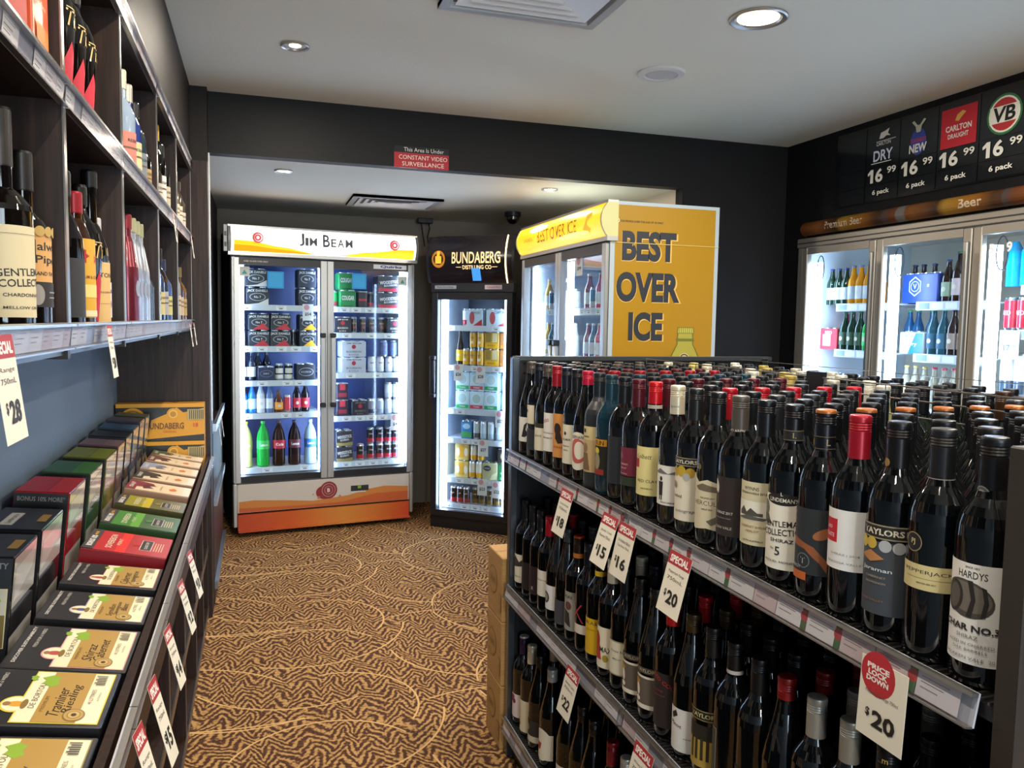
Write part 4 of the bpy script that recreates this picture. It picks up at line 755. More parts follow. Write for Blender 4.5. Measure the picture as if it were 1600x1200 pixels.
# bay 4: four slim foil bottles, then hip flasks
for i, (y, c) in enumerate(((2.43, '#6c2430'), (2.515, '#a3a9b4'), (2.595, '#8e949e'), (2.67, '#b2b8c2'))):
    spirit(y, ZS, P_(.030, .13, .24, .0125, .295), M(c, 'foil'), (.0145, .26, .30, '#a5a27c' if i else '#7c2028'), [('e', 0, .10, .009, .022, '#8c94a4')], .030, ['slim red foil bottle, first of four slim ones', 'slim silver foil bottle right after the red foil one', 'slim silver foil bottle, third of four slim ones', 'slim silver foil bottle, last of four slim ones'][i], x=-.34)
for i, y in enumerate((2.735, 2.785, 2.80)):
    if i == 2: continue
    b = MB(); b.lathe([(.0001, 0), (.034, .002), (.036, .01), (.036, .115), (.03, .135), (.014, .148), (.0115, .155), (.0115, .17)], M('#3c4652', 'wine'), 20, sy=.5); o = b.obj('hip_flask', None, (-.348, y, ZS), (0, 0, 0)); tag(o, ['small dark hip flask bottle beside the slim foil bottles', 'small dark hip flask bottle against the upright'][i], 'bottle', 'hip flasks')
    c = MB(); c.lathe([(.0125, .155), (.0125, .182), (.0001, .183)], M('#9aa0a6', 'cap'), 14); c.obj('cap', o)
Z2 = 1.8705
for (y, h, c, cc, ac, lb, z, r) in (
    (2.95, .30, '#16110e', '#8c8470', '#b8ac90', 'dark bottle with beige label, first in fourth lower bay', ZS, .035),
    (3.07, .26, '#1d2a4c', '#18203a', '#c8b878', 'blue bottle with yellow star label in fourth lower bay', ZS, .035),
    (3.19, .27, '#1a1410', '#1c1a18', '#a8a0a0', 'dark bottle with grey label in fourth lower bay', ZS, .034),
    (3.33, .24, '#3c4c7c', '#2c3450', '#c0b870', 'short blue bottle with pale label near fourth bay upright', ZS, .036),
    (3.56, .29, '#24160e', '#9c2430', '#c8b898', 'brown bottle with red cap in farthest lower bay', ZS, .036),
    (3.70, .27, '#8a8478', '#a8a498', '#b8a890', 'pale stone-coloured bottle in farthest lower bay', ZS, .036),
    (3.84, .26, '#3c2414', '#6c1c28', '#b8a080', 'brown bottle with cream label in farthest lower bay', ZS, .036),
    (4.0, .25, '#6c4a20', '#8c7440', '#a88c4c', 'amber bottle at the far end of lower spirits shelf', ZS, .036),
    (2.42, .285, '#8ea0b4', '#c8c0a8', '#c07868', 'clear bottle with ribbed cream cap on upper spirits shelf', Z2, .036),
    (2.53, .275, '#2c3c7c', '#b8b4a4', '#c8c490', 'blue-tinted clear bottle with cream cap on upper spirits shelf', Z2, .036),
    (2.645, .255, '#303c44', '#202024', '#7c8488', 'dark clear bottle with black cap on upper spirits shelf', Z2, .034),
    (2.75, .19, '#16130f', '#202024', '#c09c60', 'short dark bottle with tan label on upper spirits shelf', Z2, .033),
    (2.93, .25, '#4c4438', '#d8d4c8', '#b8b0a0', 'clear bottle with white cap in fourth upper bay', Z2, .034),
    (3.05, .20, '#3c3430', '#8c8478', '#c8c0b0', 'short bottle with white label in fourth upper bay', Z2, .033),
    (3.18, .31, '#0f0d0c', '#c8a04c', '#d8d4cc', 'tall black bottle with gold cap and white label, fourth upper bay', Z2, .036),
    (3.32, .27, '#15110f', '#141414', '#b8ac90', 'black bottle with beige label beside the gold-capped one', Z2, .035),
    (3.56, .25, '#6c6458', '#d8d0c0', '#d8d0bc', 'pale bottle nearest in farthest upper bay', Z2, .034),
    (3.70, .24, '#5c5040', '#c8c0ac', '#c8bca0', 'pale bottle second in farthest upper bay', Z2, .034),
    (3.84, .26, '#3c3024', '#8c7c60', '#d0c4a8', 'brown bottle with cream label in farthest upper bay', Z2, .035),
    (4.0, .24, '#54483c', '#2c2824', '#c8bca8', 'brown bottle at the far end of upper spirits shelf', Z2, .035)):
    spirit(y, z, P_(r, h*.55, h*.74, .0135, h-.006), M(c, 'wine'), (.0155, h*.82, h, cc), [L(-.045, .03, .045, h*.42, ac), L(-.045, h*.26, .045, h*.28, '#6c4c3c'), T(0, h*.34, .008, 'RESERVE', .045)], r, lb, x=-.337)
tia(1.665, Z2, 'black bottle with red diamond on upper shelf, nearest of three')
tia(1.765, Z2, 'black bottle with red diamond on upper shelf, middle of three')
tia(1.865, Z2, 'black bottle with red diamond on upper shelf, last of three')
def gift(y, w, h, d, c1, prims, lb, x=-.335, z=Z2):
    b = MB(); b.box(-w/2, w/2, 0, d, 0, h, M(c1, 'satin'), .0015); b.decal(plane((0, -.0003, 0), (1, 0, 0), (0, 0, 1)), prims)
    tag(b.obj('gift_box', None, (x+.022, y, z), (0, 0, pi/2), smooth=False), lb, 'box', 'boxed spirits')
gift(1.30, .10, .325, .09, '#8c1c14', [L(-.045, .02, .045, .30, '#a8281c')], 'red boxed spirit at near end of upper spirits shelf')
gift(1.425, .10, .328, .09, '#d0562a', [L(-.048, .0, -.040, .325, '#d8a088'), T(.0, .10, .012, 'produce', .06, '#e8c8a8', rot=0, sl=.3), T(.0, .125, .012, 'first crop', .06, '#e8c8a8', sl=.3), T(.005, .15, .012, 'limited', .05, '#e8c8a8', sl=.3), L(-.03, .02, .04, .07, '#c8741c')], 'orange boxed spirit beside the red box on upper shelf')
gift(2.0, .10, .328, .10, '#cfc8c4', [L(-.05, .30, .05, .32, '#a8a09c'), T(0, .27, .014, 'SIERRA', .07, '#54504c')]+[('p', [(-.05, .14+i*.014), (.05, .20+i*.014), (.05, .206+i*.014), (-.05, .146+i*.014)], '#3c3836') for i in range(5)], 'white gift box with dark diagonal stripes on upper spirits shelf', x=-.47)
# tickets on the left shelving
def ltag(y, z, price, lb, X=-.2832, yaw=0, w=.055, h=.105, tilt=.12, head='SPECIAL', **k): return special(y, z, w, h, price, ['Range', '750mL'], lb, head, X, +1, tilt*-1, yaw=yaw, **k)
ltag(1.768, 1.48, '30', 'cream price ticket hanging from lower spirits shelf below the red diamond bottle')
ltag(1.062, 1.475, '28', 'large cream price ticket cut by the left picture edge', w=.085, h=.125)
ltag(3.12, 1.868, '45', 'price ticket hanging from upper spirits shelf, nearer of two')
ltag(3.93, 1.868, '39', 'price ticket hanging from upper spirits shelf, farther of two')
ltag(3.80, 1.472, '33', 'price ticket at far end of lower spirits shelf, nearer of two')
ltag(4.02, 1.472, '36', 'price ticket at far end of lower spirits shelf, farther of two')

# ================================================================ COUNTER
XC = -.222
c = empty('display_counter', (-.43, 2.4, 0)); tag(c, 'dark timber counter along left wall loaded with boxed wine', 'counter')
b = MB(); b.box(-.636, XC-.022, .4, 4.17, .672, .69, WOOD); child_of(c, b, 'counter_shelf')
b = MB(); b.box(XC-.020, XC-.004, .4, 4.17, .655, .818, WOOD); child_of(c, b, 'front_lip')
DV = [.42, .98, 1.42, 1.86, 2.36, 2.86, 3.36, 3.80, 4.16]
for y in DV:
    b = MB(); b.box(-.60, XC-.022, y-.009, y+.009, .0, .672, WOOD); b.box(XC-.022, XC-.0195, y-.010, y+.010, .0, .655, M('#6f6a66', 'metal')); child_of(c, b, 'divider')
for z in (.04, .345):
    b = MB(); b.box(-.60, XC-.022, .4, 4.17, z, z+.018, WOOD); b.box(XC-.021, XC-.017, .4, 4.17, z-.006, z+.024, M('#7d7874', 'metal')); child_of(c, b, 'shelf_board')
b = MB(); b.box(-.636, -.61, .4, 4.17, 0, .672, M('#1c1410', 'satin')); child_of(c, b, 'back_board')
for i in range(7):
    rail(XC+.008, .42+.53*i, .42+.53*(i+1)-.004, .820, .10, 1, 70+i, c, False)
for y, pr, lb in ((2.235, '12', 'cream ticket hanging from counter rail beside the red cask'), (2.52, '10', 'cream ticket hanging from counter rail beside the green cask'),
                  (1.905, '14', 'cream ticket on counter rail beside the semillon cask'), (1.63, '15', 'cream ticket on counter rail beside the shiraz cabernet cask'),
                  (1.44, '15', 'cream ticket on counter rail beside the riesling cask'), (1.28, '13', 'cream ticket on counter rail by the picture bottom')):
    ltag(y, .80, pr, lb, X=XC+.0215, w=.058, h=.17 if y < 1.7 else .14, tilt=.25, yaw=-.12, head='SPECIAL', disc=False)
# goods in the counter's lower bays
b = MB(); b.box(-.07, .07, -.045, .045, 0, .20, M('#c8bca0', 'satin'), .002); b.decal(plane((-.0, -.0455, .1), (1, 0, 0), (0, 0, 1)), [L(-.06, -.03, .06, .05, '#6c7c54'), T(0, .07, .02, 'CASK', .09)])
b.decal(plane((.0703, .0, .1), (0, 1, 0), (0, 0, 1)), [L(-.04, -.08, .04, .02, '#d8d0b8'), L(-.04, .03, .04, .09, '#4c6c5c'), ('c', 0, -.03, .014, '#c08a3c')])
tag(b.obj('wine_cask', None, (-.335, 3.62, .3635), (0, 0, 0), smooth=False), 'small pale cask box standing in the bay below the counter', 'cask wine')
b = MB(); b.box(-.09, .09, -.06, .06, 0, .22, M('#a8a6a0', 'wrap'), .004); b.decal(plane((.0903, 0, .11), (0, 1, 0), (0, 0, 1)), [L(-.055, -.10, .055, .02, '#8c7438'), L(-.055, .03, .055, .1, '#c8c4ac'), ('c', -.02, .06, .014, '#6c8c2c')])
tag(b.obj('wine_cask', None, (-.348, 1.64, .3635), (0, 0, 0), smooth=False), 'plastic-wrapped cask box standing in the bay under riesling', 'cask wine')

# ---- cask wine lying on the counter, faces tilted towards the aisle
BRN = '#a3803c'; CREAM = '#ddd2b0'; LEAF = '#7fa02c'
def leaf(u, v, s): return ('p', [(u-s, v-s*.2), (u-s*.4, v+s*.7), (u+s*.1, v+s*.5), (u+s*.5, v+s*.9), (u+s, v+.0), (u+s*.6, v-s*.7), (u, v-s*.5), (u-s*.5, v-s*.8)], LEAF)
def art_db(bord, names, accent, wd=.19):
    p = [L(-.088, -.122, .088, .032, bord), ('c', .0-.03, .038, .027, bord), L(-.0855, -.1195, .0855, .0295, CREAM), ('c', -.03, .038, .0235, CREAM),
         ('e', -.03, .036, .009, .016, accent), ('c', -.03, .053, .007, '#8c6840'), ('e', -.03, .022, .016, .006, '#7c6430'),
         T(-.0, .008, .011, 'DE BORTOLI', .085, '#6c6050', b=0), L(-.0855, -.082, .0855, -.004, BRN), leaf(.052, -.004, .022), leaf(.060, .03, .010),
         T(-.028, -.013, .007, 'PREMIUM', .05, '#6c5020', b=0)]
    for i, s_ in enumerate(names): p.append(T(-.02+.012*i, -.032-(.046/len(names))*i-.004, .022 if len(names) < 3 else .015, s_, .016*len(s_)*(.75 if len(names) < 3 else .6), '#2c1810', b=0, sl=.28))
    p += [('c', -.062, -.074, .020, '#7a5f2a'), ('c', -.062, -.074, .0175, '#a8884a'), ('c', -.062, -.074, .012, '#7a5f2a'), ('c', -.062, -.074, .0105, '#b8985a'), ('c', -.062, -.074, .005, '#3c2c14'),
          T(.0, -.093, .008, '4 LITRES', .05, '#7c7464', b=0), T(.0, -.106, .004, 'AUSTRALIA', .03, '#7c7464', b=0)]
    p += [L(.042+i*.006, -.108, .045+i*.006, -.09+(.004 if i % 2 else 0), '#2c2824') for i in range(6)]
    p += [T(.03, .085, .008, 'FRESH FOR 6 WEEKS', .085, '#b8b4ac', b=0), T(.0, .108, .008, 'DISCOVER SUSTAINABILITY', .16, '#c8c4bc', b=.02)]
    return p
def art_sp(c1, c2, c3):
    return [L(-.095, -.13, .095, .095, c1), L(-.095, .0, .095, .03, c2), L(-.095, -.13, .095, 0, c3), T(-.0, .055, .020, 'SOVEREIGN', .13, '#d8ccb0', b=.01), T(-.0, .025+.003, .012, 'POINT', .06, '#d8ccb0', b=0),
            L(-.05, -.075, .045, -.038, '#d0c8b8'), L(-.048, -.073, .043, -.040, '#16120f'), T(-.002, -.0565, .010, 'CLASSIC DRY', .07, '#d0c8b8')]+[L(-.05, -.085-i*.008, .03, -.082-i*.008, '#c8b08c') for i in range(4)]+[
            L(-.095, .095, .095, .13, '#3a3838'), T(-.02, .112, .018, 'BONUS 10%', .10, '#e0dcd4', b=.03), T(.055, .112, .010, 'MORE', .035, '#d89a28', b=.03),
            ('p', [(-.02, -.02), (.0, -.01), (.01, -.035), (-.01, -.04)], c1)]
def art_st(c1, c2):
    return [L(-.085, -.13, .085, .13, '#d9c3a2'), L(-.085, .09, .085, .13, c1), ('p', [(-.085, .09), (-.03, .09), (-.01, .05), (.02, .06), (.03, .02), (.06, .03), (.085, .09)], c1), ('p', [(-.05, .06), (-.03, .02), (.0, .04), (.02, .01), (.04, .05), (.0, .07)], c2),
            T(0, .11, .016, 'STANLEY', .10, '#e0d4bc', b=.02), T(-.0, -.01, .014, 'Fresh Dry', .08, '#a88c70', b=0), ('p', [(-.03, -.05), (.0, -.04), (.03, -.06), (.0, -.075), (-.02, -.07)], '#c86c3c'), L(-.085, -.13, .085, -.10, '#e0ccb4')]
def cask_front(y0, y1, z0, art, box, label, tilt=.17, th=.10, x=-.358, h=.222, glossy=True, yaw=0):
    """lying cask: local x = across (world -> +Y), local y = up the face (world -> -X), z = face normal"""
    w = y1-y0; b = MB(); b.box(-w/2, w/2, -h/2, h/2, -th, 0, M(box, 'satin'), .002)
    sc = w/.19; sv = h/.262
    b.decal(lambda u, v, o: Vector((u*sc, v*sv, o)), art, off=.0005, step=.0001, M0='satin')
    o = b.obj('wine_cask', None, smooth=False)
    # face up, text reads along +Y, top of the face towards -X and raised
    R = Matrix.Rotation(yaw, 4, 'Z') @ Matrix.Rotation(tilt, 4, 'Y') @ Matrix.Rotation(pi/2, 4, 'Z')
    o.matrix_world = Matrix.Translation((x, (y0+y1)/2, z0)) @ R
    return tag(o, label, 'cask wine', 'cask wine boxes lying along the front of the counter')
KB = '#17161a'
cask_front(1.178, 1.385, .838, art_db('#8c7c3c', ['Tawny'], '#8c6c3c'), KB, 'black and cream tawny cask cut by the bottom-left picture corner')
cask_front(1.405, 1.615, .845, art_db('#c8b82c', ['Traminer', 'Riesling'], '#c8902c'), KB, 'yellow-bordered black and cream cask of traminer riesling on the counter')
cask_front(1.67, 1.885, .823, art_db('#c88c90', ['Shiraz', 'Cabernet'], '#a84840'), KB, 'pink-bordered black and cream cask of shiraz cabernet on the counter')
cask_front(1.93, 2.115, .823, art_db('#9c94a8', ['Semillon', 'Sauvignon', 'Blanc'], '#4c4c7c'), KB, 'black and cream cask of semillon sauvignon blanc on the counter')
cask_front(2.155, 2.33, .828, art_db('#8c2c3c', ['Cabernet', 'Sauvignon'], '#a84048'), KB, 'black and cream cask of cabernet between semillon and the red cask')
cask_front(2.40, 2.60, .842, art_sp('#b01c24', '#d8241c', '#a81c22'), '#7c141c', 'bright red cask with black oblong panel on the counter front', tilt=.22)
cask_front(2.685, 2.865, .842, art_sp('#3e7a30', '#5c9a38', '#3a5c38'), '#23401f', 'green cask with black oblong panel on the counter front', tilt=.22)
cask_front(2.95, 3.10, .842, art_sp('#8c8420', '#b8a41c', '#5e5a30'), '#3c3814', 'olive yellow cask with black oblong panel on the counter front', tilt=.22)
for i, (y0, y1, c1, c2) in enumerate(((3.165, 3.335, '#7c2c38', '#54202c'), (3.37, 3.535, '#2c3034', '#1c2024'), (3.57, 3.73, '#8490a8', '#5c6478'), (3.765, 3.91, '#54303c', '#3c242c'), (3.935, 4.055, '#3c5c44', '#54443c'))):
    cask_front(y0, y1, .850, art_st(c1, c2), '#8a6a54', ['cream cask with maroon top next to the olive cask', 'cream cask with black silhouette top on counter front', 'cream cask with pale blue top on counter front', 'cream cask with plum top on counter front', 'cream cask with dark green top nearest the yellow cartons'][i], tilt=.22)
def cask_rear(y0, y1, c1, c2, side, txt, label, zt=1.03, x=-.54, w=.13):
    """standing cask leaning back against the wall, glossy front towards the aisle"""
    d = y1-y0; b = MB(); b.box(-w/2, w/2, -d/2, d/2, -(zt-.702), 0, M(side, 'wrap'), .002)
    b.decal(plane((0, 0, .0003), (1, 0, 0), (0, 1, 0)), [('r', -w/2+.002, -d/2+.002, .01, d/2-.002, M(c1, 'satin')), ('r', .01, -d/2+.002, w/2-.002, d/2-.002, M(c2, 'satin')), ('r', .009, -d/2+.002, .0105, d/2-.002, M('#16161a', 'satin'))])
    f = plane((0, -d/2-.0003, 0), (1, 0, 0), (0, 0, 1)); pr = [('r', -w/2+.002, -.31, w/2-.002, -.003, M('#131214', 'satin'))]
    if txt: pr.append(T(0, -.018, .013, txt, w*.86, '#77736e', b=.02))
    b.decal(f, pr)
    g_ = plane((w/2+.0003, 0, 0), (0, 1, 0), (0, 0, 1)); 
    b.decal(g_, [('r', -d/2+.004, -.30, d/2-.004, -.004, M('#b9b4ac', 'wrap')), ('r', -d/2+.004, -.17, d/2-.004, -.11, M(c1, 'wrap')), ('p', [(-d/2+.01, -.10), (d/2-.03, -.06), (d/2-.01, -.02), (-d/2+.02, -.03)], M('#d0ccc4', 'wrap'))])
    o = b.obj('wine_cask', None, (x, (y0+y1)/2, zt), (0, .10, 0), smooth=False)
    return tag(o, label, 'cask wine', 'cask wine boxes standing at the back of the counter'), b
o, _ = cask_rear(1.83, 2.01, '#1d1e23', '#26262a', '#17181c', 'SUSTAINABILITY', 'nearest black standing cask with white lettering at left picture edge', zt=1.01)
bb = MB(); bb.decal(plane((0, -.0908, 0), (1, 0, 0), (0, 0, 1)), [L(-.06, -.19, .058, -.065, '#c8b890'), L(-.058, -.188, .056, -.067, '#b8b09a'), L(-.058, -.188, .056, -.12, '#6c5a24'), leaf(.03, -.09, .018)]); bb.obj('face_label', o, smooth=False)
o1 = o
o, _ = cask_rear(2.05, 2.26, '#1d1e23', '#26262a', '#17181c', '', 'black standing cask with silver badge between the nearest and red-topped casks', zt=1.01)
for oo in (o, o1):
    bb = MB(); bb.decal(plane((0, 0, .0006), (0, 1, 0), (-1, 0, 0)), [L(-.07, .005, .05, .035, '#8c8a86'), L(-.068, .007, .048, .033, '#b0aea8'), T(-.01, .02, .012, 'Lambrusco', .09, '#54504c'), L(-.03, -.055, .04, -.035, '#8c6c34')]); bb.obj('badge', oo, smooth=False)
cask_rear(2.34, 2.545, '#9c1626', '#b01c24', '#8c1c22', 'BONUS 10% MORE*', 'red-topped standing cask behind the bright red lying cask', zt=1.035)
cask_rear(2.615, 2.81, '#2a5636', '#3a7028', '#2c4c28', 'BONUS 10% MORE*', 'green-topped standing cask at back of the counter', zt=1.035)
cask_rear(2.88, 3.085, '#6c7420', '#7a8020', '#54561c', 'BONUS 10% MORE*', 'olive-topped standing cask at back of the counter', zt=1.035)
cask_rear(3.115, 3.265, '#6c5860', '#7a6468', '#6c3c44', '', 'mauve-topped standing cask at back of the counter', zt=1.04)
cask_rear(3.30, 3.45, '#20242c', '#24282e', '#1c2026', '', 'charcoal-topped standing cask behind the mauve one', zt=1.045)
cask_rear(3.49, 3.64, '#34506c', '#3c5c74', '#34485c', '', 'blue-topped standing cask at back of the counter', zt=1.05)
cask_rear(3.68, 3.82, '#4c4c5c', '#54505c', '#403c48', '', 'grey violet-topped standing cask behind the blue one', zt=1.055)
cask_rear(3.86, 3.99, '#4c5648', '#54604c', '#3c4438', '', 'grey green-topped standing cask nearest the yellow cartons', zt=1.055)
# yellow cartons at the far end
YL = '#d8981c'
for i, (z, h) in enumerate(((.692, .215), (.909, .178))):
    b = MB(); b.box(-.193, .193, 0, .085, 0, h, M('#c88a18' if i else '#c08414', 'satin'), .002); f = plane((0, -.0004, 0), (1, 0, 0), (0, 0, 1))
    if i == 0: f = plane((0, -.0004, .036), (1, 0, 0), (0, 0, 1))
    b.decal(f, [L(-.192, .0, .192, .178, '#171512'), ('p', [(-.06, .01), (.192, .03), (.192, .155), (.10, .135), (.07, .16), (.04, .135), (-.04, .10)], YL), ('c', .055, .128, .028, YL), ('c', .055, .128, .019, '#e8c060'), ('c', .055, .128, .014, '#b88420'),
        L(-.192, .160, .192, .178, YL), ('c', -.12, .10, .058, YL), ('c', -.12, .10, .048, '#8c6c28'), ('c', -.12, .10, .040, YL), ('p', [(-.145, .08), (-.12, .125), (-.095, .08)], '#9c8c5c'),
        T(.02, .072, .030, 'BUNDABERG', .165, '#6c3c0c', b=.02), T(.04, .045, .010, 'ORIGINAL', .06, '#c05c10', b=.01), T(.155, .075, .02, '18', None, '#c84c14', b=.03), L(.118, .10, .19, .15, '#b8a468')]+[L(.126+q*.0085, .103, .130+q*.0085, .147, '#3c3428') for q in range(8)], M0='satin')
    tag(b.obj('carton', None, (-.439, 4.085, z), (0, 0, 0), smooth=False), ['lower yellow and black rum can carton, partly hidden', 'upper yellow and black rum can carton with large lettering'][i], 'carton', 'yellow rum cartons')
# low shelf beyond the pillar
a = empty('low_shelf_unit', (-.24, 4.9, 0)); tag(a, 'narrow low shelf unit with silver rails just beyond the dark pillar', 'shelving')
b = MB(); b.box(-.279, -.222, 4.365, 5.45, 0, .9, WOOD); child_of(a, b, 'carcass')
for z in (.95, .56, .12):
    b = MB(); b.box(-.222, -.205, 4.365, 5.45, z-.04, z, M('#a8b0b8', 'metal')); child_of(a, b, 'shelf_rail')
b = MB(); b.box(-.279, -.222, 4.365, 4.385, .9, 1.08, M('#8ea4c0', 'metal')); child_of(a, b, 'end_bracket')
ltag(4.62, .92, '9', 'thin white ticket on low shelf beyond pillar, nearer one', X=-.2055, w=.05, h=.12); ltag(4.95, .92, '8', 'thin white ticket on low shelf beyond pillar, farther one', X=-.2055, w=.05, h=.12)
# ================================================================ FRIDGES
LED = (.62, .80, 1.0)
LEDM = '#c4dcff'
def can_mesh(c1, c2, h=.118, r=.032, art=None):
    k = ('can', c1, c2, h, r, str(art))
    if k not in _bm:
        b = MB(); m1, m2, ms = M(c1, 'gloss'), M(c2, 'gloss'), M('#b8babc', 'metal')
        b.lathe([(r*.8, 0, ms), (r*.84, .003, ms), (r, .012, ms), (r, h*.35, m2), (r, h-.014, m1), (r*.84, h-.004, ms), (r*.84, h, ms), (r*.78, h-.003, ms), (.0001, h-.003, ms)], m1, 14)
        if art: b.decal(cyl(r+.0003), art, du=.01)
        _bm[k] = b.mesh('can')
    return _bm[k]
def canart(h, txt, tc, dc=None, w=.045):
    a = [T(0, h*.62, .011, txt, w, tc, b=.03)]
    if dc: a.append(('c', 0, h*.36, .011, dc))
    return a
def beer_mesh(glass, label, cap, h=.215, r=.0305, sh=.55):
    k = ('beer', glass.name, label, cap, h, r, sh)
    if k not in _bm:
        b = MB(); mc = M(cap, 'satin'); hb = h*sh
        b.lathe([(r*.94, 0), (r, .005), (r, hb), (r*.93, hb+h*.06), (r*.6, hb+h*.18), (.0125, hb+h*.28), (.0115, h-.012), (.0138, h-.010, mc), (.0138, h-.002, mc), (.010, h, mc), (.0001, h, mc)], glass, 14)
        if label: b.decal(cyl(r+.0003), [L(-r*1.3, hb*.25, r*1.3, hb*.85, label), ('c', 0, hb*.55, r*.4, '#c8c4b0')], du=.01)
        _bm[k] = b.mesh('drink_bottle', ang=55)
    return _bm[k]
def pet_mesh(liq, label, cap):
    k = ('pet', liq.name, label, cap)
    if k not in _bm:
        b = MB(); mc = M(cap, 'satin')
        b.lathe([(.032, 0), (.043, .006), (.044, .02), (.044, .11), (.0415, .125), (.044, .14), (.0445, .19), (.040, .225), (.028, .262), (.016, .285), (.0135, .295), (.0135, .302), (.0155, .303, mc), (.0155, .320, mc), (.0001, .321, mc)], liq, 16)
        if label: b.decal(cyl(.0455), [L(-.062, .125, .062, .185, label), T(0, .155, .02, 'Cola' if label == '#b0182a' else 'Lemon', .055, '#e8e0d8', b=.03)], du=.01)
        _bm[k] = b.mesh('soft_drink_bottle', ang=55)
    return _bm[k]
def pack_mesh(w, h, d, base, art, key):
    k = ('pack', w, h, d, base, key)
    if k not in _bm:
        b = MB(); ms = M('#b0b2b4', 'metal'); n = max(2, round(w/.064)); nd = 2
        b.box(-w/2, w/2, -d/2, d/2, .0, h-.006, M(base, 'satin'), .004)
        for i in range(n):
            for j in range(nd): b.lathe([(.026, h-.007), (.026, h), (.022, h), (.021, h-.003), (.0001, h-.003)], ms, 12, cx=-w/2+w*(i+.5)/n, cy=-d/2+d*(j+.5)/nd)
        b.decal(plane((0, -d/2-.0004, 0), (1, 0, 0), (0, 0, 1)), [a if not callable(a) else a for a in art], M0='satin')
        _bm[k] = b.mesh('drinks_pack')
    return _bm[k]
DC = '#d0d0cc'
def jd(w, h, ac, key): return pack_mesh(w, h, .13, '#1c2029', [T(0, h*.78, h*.17, 'JACK DANIELS', w*.9, DC, b=.02), ('e', 0, h*.45, w*.36, h*.22, '#8c9098'), ('e', 0, h*.45, w*.32, h*.18, '#1c2029'), T(0, h*.45, h*.13, 'No 7', w*.3, DC), ('p', [(-w*.48, .003), (w*.48, .003), (w*.48, h*.38), (w*.05, h*.12)] if ac == DC else [(-w*.3, .003), (w*.48, .003), (w*.2, h*.42)], ac)], 'jd'+key)
def jbm(w, h, base, key, tc='#d8d0c4'): return pack_mesh(w, h, .13, base, [('c', 0, h*.62, h*.13, '#a82430'), T(0, h*.82, h*.10, 'JIM BEAM', w*.6, tc), T(0, h*.32, h*.12, 'BOURBON', w*.6, tc), T(0, h*.14, h*.09, '& COLA', w*.4, tc)], 'jb'+key)
def wd(w, h, key, col='#b01c30'): return pack_mesh(w, h, .13, '#26262e', [T(0, h*.6, h*.2, 'WOODSTOCK', w*.85, DC, rot=6, b=.03), T(0, h*.4, h*.12, 'BOURBON', w*.5, DC, rot=6), ('p', [(-w*.48, .004), (w*.48, .004), (w*.48, h*.28), (0, h*.2), (-w*.48, h*.24)], col)], 'wd'+key)
def cg(w, h): return pack_mesh(w, h, .13, '#187a3c', [T(0, h*.55, h*.26, 'COUGAR', w*.78, DC, b=.03), L(-w*.3, .006, w*.3, .014, '#0e5428')], 'cg')
def pk(w, h, base, art, key): return pack_mesh(w, h, .12, base, art, key)

